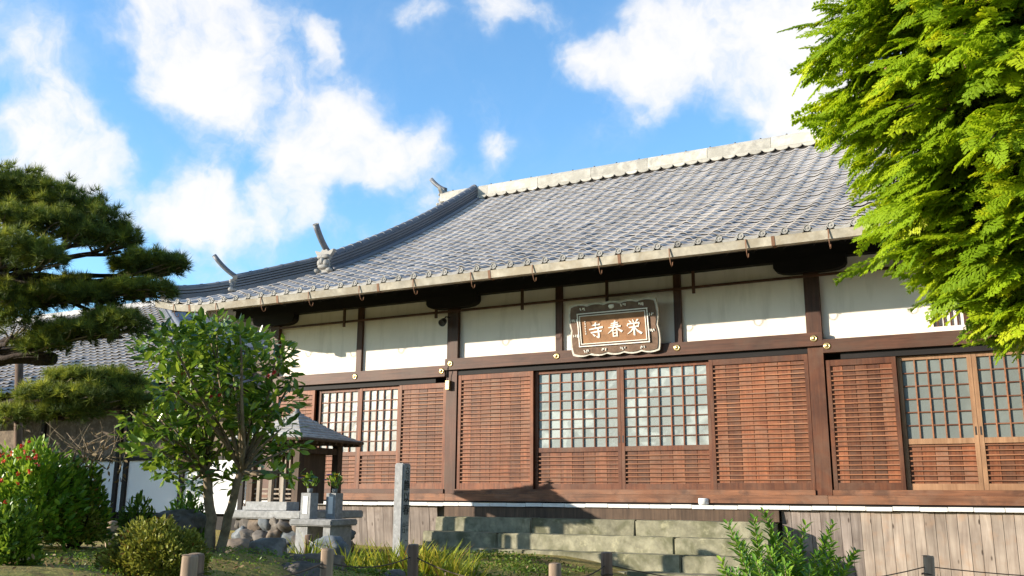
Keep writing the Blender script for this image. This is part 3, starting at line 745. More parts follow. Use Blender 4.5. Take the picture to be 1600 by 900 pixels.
def hip_path(sgn, e0, t0, t1, n_=10):
    out = []
    for i in range(n_ + 1):
        t = t0 + (t1 - t0) * i / n_; out.append((e0 + sgn * t, -1.4 + t, zs(e0 + sgn * t, -1.4 + t) + .03))
    return out
r2 = math.sqrt(.5)
for sgn, e0 in ((1, EL), (-1, ER)):
    sd_ = (r2, -sgn * r2, 0) if sgn > 0 else (r2, r2, 0)
    ridge_run(hip_path(sgn, e0, .86, 2.02), sd_, .24, .12, .10, 5, .07)
    ridge_run(hip_path(sgn, e0, .10, .84), sd_, .155, .11, .10, 3, .065)

# demon-face end tiles with their horns
def horn(p, d, r_, ln, curve=.1):
    d = Vector(d).normalized(); path = []
    for i in range(7):
        t = i / 6; path.append(Vector(p) + d * ln * t + Vector((0, 0, curve * t * t)))
    return path
def end_tile(loc, rz, w, h, hornlen, hr, hdir=(0, -1, .9), pointed=False):
    Mw = T(*loc, rz)
    prof = [(-.5, 0), (-.62, .05), (-.6, .16), (-.42, .2), (-.36, .5), (-.42, .7), (-.62, .86), (-.7, .98), (-.5, .95), (-.28, .9), (-.16, 1.0), (.16, 1.0), (.28, .9), (.5, .95), (.7, .98), (.62, .86), (.42, .7), (.36, .5), (.42, .2), (.6, .16), (.62, .05), (.5, 0)]
    m = MB(); m.prism([(a * w, b * h) for a, b in prof], -.03, .05); o = obj('end_tile', m.mesh(), 'oni_tile', H, Mw)
    def lump(name, x_, z_, sx, sy, sz, sd_):
        obj(name, rock_mesh(sx, sy, sz, sd_, 2, .2), 'oni_tile', o, Mw @ T(x_ * w, -.045, z_ * h))
    lump('brow', -.17, .68, .09 * w / .3, .045, .04, 1); lump('brow', .17, .68, .09 * w / .3, .045, .04, 2)
    lump('nose', 0, .5, .045, .07, .07, 3); lump('cheek', -.22, .42, .06, .05, .06, 4); lump('cheek', .22, .42, .06, .05, .06, 5)
    lump('jaw', 0, .26, .11, .055, .045, 6); lump('scroll', -.48, .1, .06, .05, .045, 7); lump('scroll', .48, .1, .06, .05, .045, 8)
    m = MB(); pp = horn((0, .06, h * .97), (hdir[0], hdir[1], hdir[2] * .72), hr, hornlen, .17)
    m.tube(pp, [hr * (1 - .12 * i / 6) if pointed else hr * (1 + .04 * i / 6) for i in range(7)], 14)
    ho = obj('horn', m.mesh('horn', True), 'ridge_tile', o, Mw)
    dd = (pp[-1] - pp[-2]).normalized(); q = dd.to_track_quat('Z', 'Y').to_matrix().to_4x4()
    m = MB(); m.lathe([(hr * 1.02, -.01), (hr * 1.05, .012), (hr * .78, .012), (hr * .74, .002), (hr * .4, .004), (.002, .018)], 16)
    obj('horn_disc', m.mesh('hd'), 'oni_tile', o, Mw @ Matrix.Translation(pp[-1]) @ q)
end_tile((KX0, .40, zs(KX0, .42) + .0), 0, .30, .44, .43, .055)
end_tile((KX1, .40, zs(KX0, .42) + .0), 0, .30, .44, .43, .055)
p = hip_path(1, EL, .84, .85, 1)[0]; end_tile((p[0], p[1], p[2] - .02), R(-45), .20, .28, .46, .04, (0, -1, .62))
p = hip_path(-1, ER, .84, .85, 1)[0]; end_tile((p[0], p[1], p[2] - .02), R(45), .20, .28, .46, .04, (0, -1, .62))
p = hip_path(1, EL, .08, .09, 1)[0]; end_tile((p[0], p[1], p[2] - .02), R(-45), .17, .2, .3, .036, (0, -1, .6))
for sg, xx in ((-1, RX0), (1, RX1)):
    end_tile((xx - .02 * sg, YR, zr - .02), R(-90) if sg < 0 else R(90), .34, .46, .45, .05, (0, -1, .5))

# sliding doors: shutters with thin slats, and glazed doors
SL = MB()
def slat_row(o, x0, x1, z0, z1, y, dz=.0585):
    z = z0 + dz * .6; me = None
    while z < z1 - .01:
        blk('slat', x0, x1, y - .026, y - .0085, z - .007, z + .007, 'slat_wood', o, .002); z += dz
def frame_mesh(x0, x1, z0, z1, st, rails, y0, y1):
    m = MB(); xm = (x0 + x1) / 2; zm = (z0 + z1) / 2
    m.box(x0 - xm, x0 + st - xm, y0, y1, z0 - zm, z1 - zm); m.box(x1 - st - xm, x1 - xm, y0, y1, z0 - zm, z1 - zm)
    for a, b in rails: m.box(x0 + st + .0008 - xm, x1 - st - .0008 - xm, y0 + .003, y1 - .003, a - zm, b - zm)
    return m.mesh(), T(xm, 0, zm)
def shutter(x0, x1, z0, z1, y, nb):
    st = .05; me, Mw = frame_mesh(x0, x1, z0, z1, st, [(z0, z0 + .085), (z1 - .075, z1)], -.032, .012)
    o = obj('sliding_shutter', me, 'door_wood_z', H, Mw @ Matrix.Translation((0, y, 0)))
    w = (x1 - x0 - 2 * st) / nb
    for i in range(nb):
        dy = random.uniform(0, .003)
        blk('back_board', x0 + st + i * w + .003, x0 + st + (i + 1) * w - .003, y - .008 + dy, y + .008 + dy, z0 + .08, z1 - .07, 'door_wood_z', o, .002)
    slat_row(o, x0 + st, x1 - st, z0 + .09, z1 - .08, y - .002)
def glazed(x0, x1, z0, z1, zg, y, cols, rows_, pm, nb=7, pull=0, fm='door_wood_z'):
    st = .05; me, Mw = frame_mesh(x0, x1, z0, z1, st, [(z0, z0 + .075), (zg - .035, zg + .03), (z1 - .05, z1)], -.032, .012)
    o = obj('glazed_door', me, fm, H, Mw @ Matrix.Translation((0, y, 0)))
    gx0, gx1, gz0, gz1 = x0 + st, x1 - st, zg + .03, z1 - .05
    cw, rh = (gx1 - gx0) / cols, (gz1 - gz0) / rows_
    for i in range(cols):
        for j in range(rows_):
            blk('pane', gx0 + i * cw + .002, gx0 + (i + 1) * cw - .002, y + .0, y + .004, gz0 + j * rh + .002, gz0 + (j + 1) * rh - .002, pm, o, .0005)
    for i in range(1, cols): blk('muntin', gx0 + i * cw - .008, gx0 + i * cw + .008, y - .022, y + .012, gz0, gz1, 'slat_wood' if fm == 'pale_stile' else 'door_wood_z', o, .002)
    for j in range(1, rows_): blk('muntin', gx0, gx1, y - .018, y + .010, gz0 + j * rh - .007, gz0 + j * rh + .007, 'door_wood_x', o, .002)
    w = (gx1 - gx0) / nb
    for i in range(nb): blk('back_board', gx0 + i * w + .003, gx0 + (i + 1) * w - .003, y - .006, y + .008, z0 + .07, zg - .03, 'door_wood_z', o, .002)
    slat_row(o, gx0, gx1, z0 + .075, zg - .04, y - .002)
    if pull:
        px_ = x1 - st / 2 if pull > 0 else x0 + st / 2
        blk('door_pull', px_ - .009, px_ + .009, y - .0345, y - .031, 2.36, 2.46, 'iron', o, .001)
zt = 1.724
shutter(.115, 1.40, zt, 3.436, -.02, 7)
glazed(1.405, 2.748, zt, 3.436, 2.28, .035, 7, 8, 'pane_film', 7, 1)
glazed(2.752, 4.045, zt, 3.436, 2.28, .035, 7, 8, 'pane_film', 7, -1)
shutter(4.05, 5.35, zt, 3.436, -.02, 7)
zl = 3.338
shutter(-3.53, -2.69, zt, zl, -.02, 5)
glazed(-2.645, -1.79, zt, zl, 2.28, .035, 5, 6, 'pane_pale', 5)
glazed(-1.786, -.985, zt, zl, 2.28, .02, 5, 6, 'pane_pale', 5)
shutter(-.98, -.105, zt, zl, -.02, 5)
shutter(5.57, 6.40, zt, zl, -.02, 5)
glazed(6.405, 7.235, zt, zl, 2.30, .035, 5, 6, 'pane_frosted', 5, 1, 'pale_stile')
glazed(7.239, 8.07, zt, zl, 2.30, .035, 5, 6, 'pane_frosted', 5, -1, 'pale_stile')
shutter(8.075, 8.98, zt, zl, -.02, 5)
m = MB(); m.box(XL + .1, XR - .1, .12, .16, 1.66, 3.6); obj('inner_wall', m.mesh(), 'black_wood', H)

# ------------------------------------------------------------------ name plaque under the eaves
def plaque():
    w, h = 1.30, .715; tilt = math.atan2(.12, .71)
    P = thing('name_plaque', (2.757, -.18, 3.60), 'carved brown name plaque with white characters and wavy white frame under the eaves', 'plaque')
    Mw = T(2.757, -.18, 3.598) @ Matrix.Rotation(tilt, 4, 'X')
    def wavy(ox, oz, n_=40, sh=1.0, inset=0.0):
        pts = []
        def edge(a, b, waves, nrm):
            for i in range(n_ // 2):
                t = i / (n_ // 2); k = abs(math.sin(math.pi * t * waves)) ** .8 * .024 * sh
                pts.append((a[0] + (b[0] - a[0]) * t + nrm[0] * k, a[1] + (b[1] - a[1]) * t + nrm[1] * k))
        x0, x1, z0, z1 = -w / 2 + inset, w / 2 - inset, inset, h - inset
        edge((x0, z0), (x1, z0), 5, (0, -1)); edge((x1, z0), (x1, z1), 2.0, (1, 0)); edge((x1, z1), (x0, z1), 5, (0, 1)); edge((x0, z1), (x0, z0), 2.0, (-1, 0))
        return pts
    m = MB(); m.prism(wavy(0, 0), .0, .04); obj('border', m.mesh(), 'worn_white', P, Mw)
    m = MB(); m.prism(wavy(0, 0, inset=.027, sh=.95), -.012, .03); fr = obj('frame', m.mesh(), 'plaque_frame', P, Mw)
    def ring(i0, wd, y0, y1, mat, name):
        x0, x1, z0, z1 = -w / 2 + i0, w / 2 - i0, i0, h - i0
        m = MB(); m.box(x0, x1, y0, y1, z0, z0 + wd); m.box(x0, x1, y0, y1, z1 - wd, z1); m.box(x0, x0 + wd, y0, y1, z0 + wd, z1 - wd); m.box(x1 - wd, x1, y0, y1, z0 + wd, z1 - wd)
        obj(name, m.mesh(), mat, P, Mw)
    ring(.118, .014, -.034, -.010, 'gilt', 'trim'); ring(.133, .018, -.026, -.010, 'plaque_frame', 'inner_frame'); ring(.152, .012, -.036, -.010, 'gilt', 'trim')
    m = MB(); m.box(-w / 2 + .165, w / 2 - .165, -.020, -.010, .165, h - .165); obj('board', m.mesh(), 'plaque_board', P, Mw)
    GL = {'temple': [[(.5, 1, .09), (.47, .62, .1)], [(.24, .83, .07), (.78, .88, .1)], [(.03, .58, .08), (.5, .63, .09), (.98, .68, .13)], [(.14, .36, .09), (.88, .44, .1)], [(.66, .56, .09), (.68, .2, .11), (.66, .02, .12), (.5, .09, .03)], [(.26, .26, .05), (.4, .13, .12)]],
          'spring': [[(.28, .86, .06), (.72, .9, .09)], [(.24, .74, .06), (.76, .78, .09)], [(.08, .6, .07), (.92, .66, .11)], [(.54, 1.02, .1), (.46, .64, .1), (.3, .42, .09), (.02, .24, .03)], [(.54, .64, .05), (.74, .46, .1), (1.0, .3, .15)], [(.36, .42, .07), (.37, .0, .09)], [(.36, .41, .06), (.64, .43, .08), (.63, .0, .1)], [(.4, .22, .06), (.62, .23, .06)], [(.38, .03, .07), (.62, .03, .07)]],
          'glory': [[(.2, .96, .05), (.32, .82, .1)], [(.46, 1.0, .05), (.5, .84, .1)], [(.8, 1.0, .1), (.64, .82, .04)], [(.1, .76, .05), (.06, .62, .1)], [(.1, .74, .07), (.9, .78, .09), (.82, .64, .06)], [(.16, .5, .07), (.84, .56, .1)], [(.52, .72, .09), (.5, .0, .12)], [(.48, .5, .09), (.3, .26, .08), (.04, .1, .03)], [(.54, .5, .06), (.74, .26, .1), (1.0, .08, .15)]]}
    def glyph(name, st, cx, cz, sz, mat, y=-.028, d=.012):
        m = MB()
        for s_ in st:
            pts = []
            for (a, b) in zip(s_[:-1], s_[1:]):
                for t in (0, .25, .5, .75): pts.append([a[k] + (b[k] - a[k]) * t for k in range(3)])
            pts.append(list(s_[-1])); Lp, Rp = [], []
            for i, p_ in enumerate(pts):
                q0, q1 = pts[max(0, i - 1)], pts[min(len(pts) - 1, i + 1)]; tx, tz = q1[0] - q0[0], q1[1] - q0[1]; l_ = math.hypot(tx, tz) or 1
                nx, nz = -tz / l_ * p_[2] / 2, tx / l_ * p_[2] / 2; ex = (tx / l_ * .03 * (1 if i == len(pts) - 1 else -1 if i == 0 else 0), tz / l_ * .03 * (1 if i == len(pts) - 1 else -1 if i == 0 else 0))
                Lp.append((cx + (p_[0] + nx + ex[0] - .5) * sz, cz + (p_[1] + nz + ex[1] - .5) * sz)); Rp.append((cx + (p_[0] - nx - .5) * sz, cz + (p_[1] - nz - .5) * sz))
            for i in range(len(pts) - 1):
                q = [Lp[i], Lp[i + 1], Rp[i + 1], Rp[i]]; dd = random.uniform(0, .0015)
                m.add([(a_, y - dd, b_) for a_, b_ in q] + [(a_, y + d, b_) for a_, b_ in q], [(0, 1, 2, 3), (0, 4, 5, 1), (1, 5, 6, 2), (2, 6, 7, 3), (3, 7, 4, 0)])
        obj(name, m.mesh(), mat, P, Mw)
    for nm, g, cx in (('character', 'temple', -.255), ('character', 'spring', .03), ('character', 'glory', .315)): glyph(nm, GL[g], cx, h * .475, .215, 'gilt')
    for i in range(6):                           # the small signature column
        st = [[(.1, random.uniform(.7, .95), .16), (.9, random.uniform(.7, .95), .16)], [(random.uniform(.3, .6), 1, .16), (random.uniform(.3, .6), 0, .16)], [(.15, random.uniform(.2, .5), .16), (.85, random.uniform(.2, .5), .16)]]
        glyph('signature', st, -.415, h * .66 - i * .034, .026, 'gilt')
    for i, (x_, z_) in enumerate([(-.42, .045), (-.16, .05), (.13, .05), (.42, .045), (-.44, h - .07), (.18, h - .06), (.44, h - .07), (-w / 2 + .07, .27), (-w / 2 + .07, .49), (w / 2 - .07, .27), (w / 2 - .07, .49)]):
        m = MB()
        for k in range(3): m.tube([(x_ + (k - 1) * .028, -.016, z_ + random.uniform(-.012, .012)), (x_ + (k - 1) * .028 + random.uniform(-.015, .015), -.022, z_ + .03)], .009, 6)
        obj('scroll_mark', m.mesh(), 'gilt', P, Mw)
    obj('crest', rock_mesh(.045, .015, .032, 3, 2, .25), 'gilt', P, Mw @ T(0, -.02, h - .055))
plaque()

# small fittings on the hall front
m = MB(); m.lathe([(.055, 0), (.068, .01), (.07, .07), (.066, .085), (.055, .085), (.052, .02), (.002, .018)], 20)
obj('white_bowl', m.mesh('bowl', True), 'white_ceramic', None, T(3.93, -.112, 1.527), 'small white ceramic bowl standing on the white strip above the steps', 'bowl')
F = thing('switch_box', (-.04, -.125, 3.25), 'small brass-coloured switch box on the post left of the steps', 'switch box')
blk('case', -.075, -.01, -.13, -.071, 3.22, 3.36, 'brass', F, .006); blk('button', -.055, -.03, -.137, -.131, 3.29, 3.315, 'white_ceramic', F, .003)
F = thing('floodlight', (-.1, -.2, 4.30), 'small black floodlight on the upper left post under the eaves', 'light')
m = MB(); m.lathe([(.02, -.05), (.05, -.04), (.06, .04), (.055, .05), (.045, .03), (.002, .028)], 14); obj('lamp_head', m.mesh('l', True), 'iron', F, T(-.1, -.2, 4.27, 0, R(125)))
m = MB(); m.tube([(-.06, -.07, 4.36), (-.08, -.15, 4.36), (-.1, -.18, 4.30)], .01, 6); obj('arm', m.mesh(), 'iron', F)
m = MB(); m.tube([(-.03, -.11, 3.60), (-.05, -.128, 3.52), (-.07, -.124, 3.45), (-.045, -.1, 3.36)], .005, 5); obj('loose_wire', m.mesh(), 'iron', None, Matrix.Identity(4), 'thin dark wire drooping on the post above the switch box', 'wire')

# ------------------------------------------------------------------ stone steps
ST = thing('stone_steps', (2.44, -.9, .5), 'mossy grey stone steps leading up to the hall doors', 'steps')
for n_, (zt_, y0, cuts) in enumerate(((1.325, -.45, (.0, 1.58, 3.1, 4.87)), (1.128, -.75, (-.02, 1.2, 3.72, 4.9)), (.93, -1.05, (-.03, .78, 1.75, 2.95, 3.9, 4.92)), (.735, -1.35, (-.05, 1.25, 2.1, 3.3, 4.95)), (.55, -1.65, (-.05, 1.7, 3.4, 4.97)))):
    for a, b in zip(cuts[:-1], cuts[1:]):
        me = stone_block(b - a - .008, .36, .215, n_ * 10 + a)
        obj('step_block', me, 'step_stone', ST, T((a + b) / 2, y0 + .18, zt_ - .1075))
blk('step_core', .1, 4.8, -1.3, -.12, .3, .7, 'foundation', ST); blk('step_core', .1, 4.8, -.55, -.12, .701, 1.1, 'foundation', ST)

# ------------------------------------------------------------------ neighbouring wing with tiled roof
AX = thing('tiled_annex', (-13.0, 5.0, .5), 'neighbouring white walled wing with grey pantile roof behind the pine', 'building')
def az(y): return 3.88 + .6 * (y - 1.6)
def ahip(y): return -6.8 - (y - 1.6) * 1.42
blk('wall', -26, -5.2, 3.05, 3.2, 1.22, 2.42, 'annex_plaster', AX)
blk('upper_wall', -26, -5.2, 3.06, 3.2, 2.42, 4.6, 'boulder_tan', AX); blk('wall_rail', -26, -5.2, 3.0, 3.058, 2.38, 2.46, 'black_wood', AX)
blk('wall', -26, -5.2, 3.05, 3.2, .4, .86, 'annex_plaster', AX)
blk('wall_recess', -26, -5.2, 3.2, 3.25, .8, 1.25, 'black_wood', AX)
blk('side_wall', -5.2, -5.05, 3.05, 9.0, .4, 4.6, 'annex_plaster', AX)
for x_ in (-16.8, -13.8, -11.02, -10.72, -8.9, -7.1, -5.3): blk('post', x_ - .06, x_ + .06, 2.985, 3.06, .8, 4.5, 'black_wood', AX)
blk('eave_beam', -26, -6.9, 1.75, 3.1, 3.74, 3.86, 'black_wood', AX)
m = MB(); P = []
for j in range(9):
    y = 1.6 + 5.6 * j / 8; P.append([(-27, y, az(y) - .03), (-20, y, az(y) - .03), (ahip(y), y, az(y) - .03)])
m.grid(P); obj('roof_deck', m.mesh('d', False, False), 'black_wood', AX)
m = MB(); m.grid([[(ahip(1.6 + 5.6 * j / 8), 1.6 + 5.6 * j / 8, az(1.6 + 5.6 * j / 8) - .03), (-5.2 - 1.0 * j / 8, 9, az(1.6 + 5.6 * j / 8) - .03)] for j in range(9)]); obj('side_slope', m.mesh('d', False, False), 'ridge_tile', AX)
ca = []
y = 1.6
while y < 7.2:
    x_ = ahip(y) - PT
    x_ = -6.9 - math.ceil((-6.9 - x_) / PT) * PT
    while x_ > -24:
        Mw = T(x_, y, az(y) - .01) @ Matrix.Rotation(math.atan(.6) + random.gauss(0, .012), 4, 'X') @ Matrix.Translation((0, 0, random.gauss(0, .004)))
        d = Mw.translation - CAM; dp = d.dot(c_f); px = 800 + 1462.4 * d.dot(c_r) / dp; py = 450 - 1462.4 * d.dot(c_u) / dp
        ca.append((0 if 85 < px < 340 and 470 < py < 600 else 1, d.length, Mw)); x_ -= PT
    y += .226 / math.hypot(1, .6)
ca.sort(key=lambda c: c[:2])
ATILE = tile_mesh(PT, .27, .014, .058); ATILE.materials.append(MATS['roof_tile'])
for c in ca[:300]: obj('roof_tile', ATILE, None, AX, c[2])
tv = np.array([v.co[:] for v in ATILE.vertices])
me = scatter('roof_tiles', tv, tf, np.array([c[2].translation[:] for c in ca[300:]]), np.array([[list(r_[:3]) for r_ in c[2].to_3x3()] for c in ca[300:]]), np.ones(len(ca) - 300), 'roof_tile')
obj('roof_tiles', me, None, AX, kind='stuff')
pth = [(ahip(y), y, az(y) + .0) for y in [1.6 + 5.6 * j / 10 for j in range(11)]]
for c in range(3):
    m = MB(); m.sweep(pth, [(-.14 + .01 * c, .05 * c - .02), (.14 - .01 * c, .05 * c - .02), (.14 - .01 * c, .05 * c + .026), (-.14 + .01 * c, .05 * c + .026)], (.58, .81, 0)); obj('ridge_course', m.mesh(), 'ridge_tile', AX)
m = MB(); m.tube([(p[0], p[1], p[2] + .16) for p in pth], .08, 10); obj('ridge_cap', m.mesh('c', True), 'ridge_tile', AX)
m = MB(); m.sweep([(-27, 7.2, az(7.2)), (ahip(7.2), 7.2, az(7.2))], [(-.18, -.1), (.18, -.1), (.15, .12), (-.15, .12)], (0, 1, 0)); obj('main_ridge', m.mesh(), 'ridge_tile', AX)

# ------------------------------------------------------------------ little shrine on a stone pile
SH = thing('small_shrine', (-1.1, -2.3, .9), 'small wooden shrine with shingled pyramid roof left of the steps', 'shrine')
sx0, sx1, sy0, sy1 = -1.77, -.46, -2.95, -1.65; cxs, cys = (sx0 + sx1) / 2, (sy0 + sy1) / 2
nC = 9
for c in range(nC):                               # shingle courses on the four sides
    t0, t1 = c / nC, (c + 1.25) / nC; t1 = min(t1, 1)
    def ring(t):
        k = 1 - t; ez = 2.335 + .40 * (t ** 1.25) + .03 * (1 - t) ** 3 * 0
        return [(cxs + (sx0 - cxs) * k, cys + (sy0 - cys) * k, ez), (cxs + (sx1 - cxs) * k, cys + (sy0 - cys) * k, ez), (cxs + (sx1 - cxs) * k, cys + (sy1 - cys) * k, ez), (cxs + (sx0 - cxs) * k, cys + (sy1 - cys) * k, ez)]
    a, b = ring(t0), ring(t1)
    for s_ in range(4):
        p0, p1, q1, q0 = [Vector(v) for v in (a[s_], a[(s_ + 1) % 4], b[(s_ + 1) % 4], b[s_])]
        up = Vector((0, 0, .022)); m = MB()
        m.add([p0, p1, p1 + up, p0 + up, q0, q1, q1 + up * .2, q0 + up * .2], [(0, 1, 2, 3), (3, 2, 6, 7), (0, 4, 5, 1), (0, 3, 7, 4), (1, 5, 6, 2)])
        obj('shingle_course', m.mesh(), 'shingle', SH)
m = MB(); m.lathe([(.05, 0), (.055, .03), (.03, .05), (.035, .09), (.002, .13)], 10); obj('finial', m.mesh('f', True), 'granite_old', SH, T(cxs, cys, 2.70))
m = MB()
for a, b in (((sx0, sy0), (sx1, sy0)), ((sx1, sy0), (sx1, sy1)), ((sx1, sy1), (sx0, sy1)), ((sx0, sy1), (sx0, sy0))):
    m.tube([(a[0], a[1], 2.325), (b[0], b[1], 2.325)], .022, 6)
obj('eave_edge', m.mesh(), 'shrine_wood', SH)
for i in range(10):
    t = (i + .5) / 10
    for (x_, y_, w_, l_) in ((sx1 - .28, sy0 + (sy1 - sy0) * t, .26, .03), (cxs + (t - .5) * 1.2, sy0 + .02, .03, .26)):
        blk('rafter', x_, x_ + w_, y_, y_ + l_, 2.275, 2.315, 'shrine_wood', SH, .003)
px0, px1, py0, py1 = -1.48, -.70, -2.70, -1.9
for x_ in (px0, px1):
    for y_ in (py0, py1): blk('post', x_ - .05, x_ + .05, y_ - .05, y_ + .05, 1.42, 2.32, 'shrine_wood', SH, .006)
for y_ in (py0, py1): blk('tie_beam', px0 + .05, px1 - .05, y_ - .035, y_ + .035, 2.16, 2.24, 'shrine_wood', SH)
for x_ in (px0, px1): blk('tie_beam', x_ - .035, x_ + .035, py0 + .05, py1 - .05, 2.16, 2.24, 'shrine_wood', SH)
blk('cell', px0 + .14, px1 - .12, py0 + .2, py1 - .1, 1.5, 2.2, 'shrine_wood', SH)
for i in range(7): blk('lattice_bar', px0 + .18 + i * .075, px0 + .2 + i * .075, py0 + .165, py0 + .19, 1.6, 2.15, 'shrine_pale', SH, .002)
for i, z_ in enumerate((1.5, 1.56, 1.62, 1.68)): blk('railing', px0 + .05, px1 - .05, py0 + .0, py0 + .03, z_, z_ + .02, 'shrine_pale', SH, .003)
for i in range(3): blk('front_post', px0 + .2 + i * .2, px0 + .25 + i * .2, py0 - .12, py0 - .07, 1.45, 2.05 - .1 * i, 'shrine_pale', SH, .004)
blk('wooden_step', -1.30, -.62, -2.98, -2.74, 1.425, 1.53, 'granite', SH, .006)
SB = thing('shrine_slab', (-1.0, -2.4, 1.3), 'pale granite slab under the little wooden shrine', 'stone slab')
obj('slab', stone_block(1.28, 1.3, .10, 41, .004), 'granite', SB, T(-.95, -2.42, 1.37)); blk('kerb', -1.38, -1.32, -2.95, -1.9, 1.42, 1.47, 'granite', SB, .006)
k = 0
POS = []
for r_, (z_, nn) in enumerate(((.93, 7), (1.08, 6), (1.24, 7))):
    for i in range(nn):
        t = (i + .5 * (r_ % 2) * .8 + .3) / nn
        POS.append((-1.45 + 1.12 * t + random.uniform(-.03, .03), -2.93 - .16 * (2 - r_) * .5 + random.uniform(-.04, .04), z_ + random.uniform(-.02, .02)))
    for i in range(3): POS.append((-.42 + random.uniform(-.02, .02) + .05 * (2 - r_), -2.7 + .3 * i, z_))
PILE = thing('stone_pile', (-.95, -2.6, .85), 'pile of rounded boulders carrying the shrine slab', 'stone pile')
for i, (x_, y_, z_) in enumerate(POS):
    obj('boulder', rock_mesh(random.uniform(.08, .17), random.uniform(.09, .13), random.uniform(.065, .12), i + 3, 3, .5), ('boulder', 'boulder_tan', 'boulder_blue', 'boulder')[i % 4], PILE, T(x_, y_, z_, random.uniform(-.5, .5), random.uniform(-.4, .4), random.uniform(-.5, .5)))
blk('core', -1.35, -.5, -2.82, -1.9, .8, 1.31, 'foundation', PILE)
# offering table with two flower stands
TB = thing('stone_table', (.37, -3.45, .85), 'grey granite offering table beside the shrine', 'stone table')
obj('top', stone_block(.62, .50, .075, 51, .003), 'granite', TB, T(.34, -3.42, 1.305))
blk('leg', .10, .27, -3.62, -3.3, .78, 1.265, 'granite', TB, .006); blk('leg', .50, .60, -3.62, -3.22, .78, 1.265, 'granite', TB, .006)
for nm, x_, y_, lab in (('flower_stand', .18, -3.50, 'nearer square granite flower stand with blue and yellow flowers on the table'), ('flower_stand', .36, -3.26, 'further square granite flower stand with violet and orange flowers on the table')):
    Fs = thing(nm, (x_, y_, 1.343), lab, 'flower stand', 'granite flower stands')
    blk('pillar', x_ - .07, x_ + .07, y_ - .07, y_ + .07, 1.344, 1.64, 'granite', Fs, .006)
    blk('niche', x_ - .035, x_ + .035, y_ - .0745, y_ - .0715, 1.40, 1.60, 'off_white', Fs, .001)
    m = MB(); m.lathe([(.03, 0), (.034, .05), (.028, .05), (.002, .045)], 10); obj('vase', m.mesh('v', True), 'granite_old', Fs, T(x_, y_, 1.641))
    n_ = 70; p = np.array([x_, y_, 1.76]) + unit(n_) * np.array([.09, .09, .085]) * rng.random((n_, 1)) ** .4; d = p - np.array([x_, y_, 1.62])
    obj('foliage', scatter('fl', LEAF_V, LEAF_F, p, frames(d + unit(n_) * .04, unit(n_)), rng.uniform(.04, .065, n_), 'holly_leaf'), None, Fs)
    for col_, cnt in (('violet_petal', 5), ('yellow_petal', 3)):
        for i in range(cnt):
            q = np.array([x_ - .01, y_ - .05, 1.81]) + (unit(1)[0] * np.array([.10, .06, .05]))
            nn = 7; an = np.arange(nn) * 2 * math.pi / nn; dd = np.stack([np.cos(an), np.sin(an), np.full(nn, .35)], 1)
            obj('blossom', scatter('bl', [(x__ * 1, y__ * 1.6, z__) for x__, y__, z__ in LEAF_V], LEAF_F, np.repeat(q[None], nn, 0), frames(dd, np.tile([0, 0, 1.], (nn, 1))), np.full(nn, .042), col_), None, Fs)

# inscribed stone marker
SM = thing('stone_marker', (1.27, -3.18, .85), 'tall square granite pillar with carved characters beside the steps', 'stone marker')
obj('shaft', stone_block(.125, .16, 1.22, 61, .0015), 'granite', SM, T(1.27, -3.18, 1.375))
def text_mesh(s_):
    cu = bpy.data.curves.new('t', 'FONT'); cu.body = s_; cu.align_x = 'CENTER'; cu.align_y = 'CENTER'; cu.extrude = .02; cu.offset = .012; cu.resolution_u = 2
    o = bpy.data.objects.new('t', cu); COL.objects.link(o); dg = bpy.context.evaluated_depsgraph_get(); dg.update()
    me = bpy.data.meshes.new_from_object(o.evaluated_get(dg)); bpy.data.objects.remove(o); return me
for s_, y_, z_, sc in (('六', .01, 1.955, .075), ('番', .01, 1.885, .08), ('静', .0, 1.775, .125), ('以', .0, 1.64, .125), ('春', .0, 1.50, .125), ('山', -.035, 1.335, .06), ('三', .03, 1.345, .06), ('口', -.035, 1.27, .06), ('十', .03, 1.275, .06), ('一', .02, 1.16, .05)):
    try:
        me = text_mesh(s_); 
        obj('inscription', me, 'ink', SM, Matrix.Translation((1.3335, -3.18 + y_, z_ - .05)) @ Matrix.Rotation(R(90), 4, 'Z') @ Matrix.Rotation(R(90), 4, 'X') @ Matrix.Scale(sc, 4))
    except Exception as e: print('text', e)

# ------------------------------------------------------------------ stakes and ropes
STK = [((3.38, -8.38, 1.27), .046, 'stake_wood', 'pale round stake in front of the clipped azalea', 0),
       ((3.22, -6.95, 1.24), .045, 'stake_wood', 'weathered round stake in front of the stone table', 0),
       ((3.14, -5.72, 1.22), .045, 'stake_bark', 'dark brown stake in front of the stone marker', 0),
       ((4.64, -6.18, 1.15), .045, 'stake_wood', 'short pale stake before the steps, left of the darker one', 0),
       ((4.69, -5.35, 1.19), .044, 'stake_bark', 'dark stake standing before the middle of the steps', 0),
       ((6.81, -3.18, 1.13), .045, 'stake_wood', 'stake before the skirting planks at the right', 0),
       ((.70, -4.10, 1.19), .044, 'stake_bark', 'bark covered stake touching the left leg of the stone table', 0),
       ((-.62, -5.60, 1.34), .05, 'stake_wood', 'mossy brown stake under the red berry bush', 0),
       ((3.05, -8.0, 1.25), .05, 'stake_bark', 'grey split stake just behind the pale stake by the azalea', 0)]
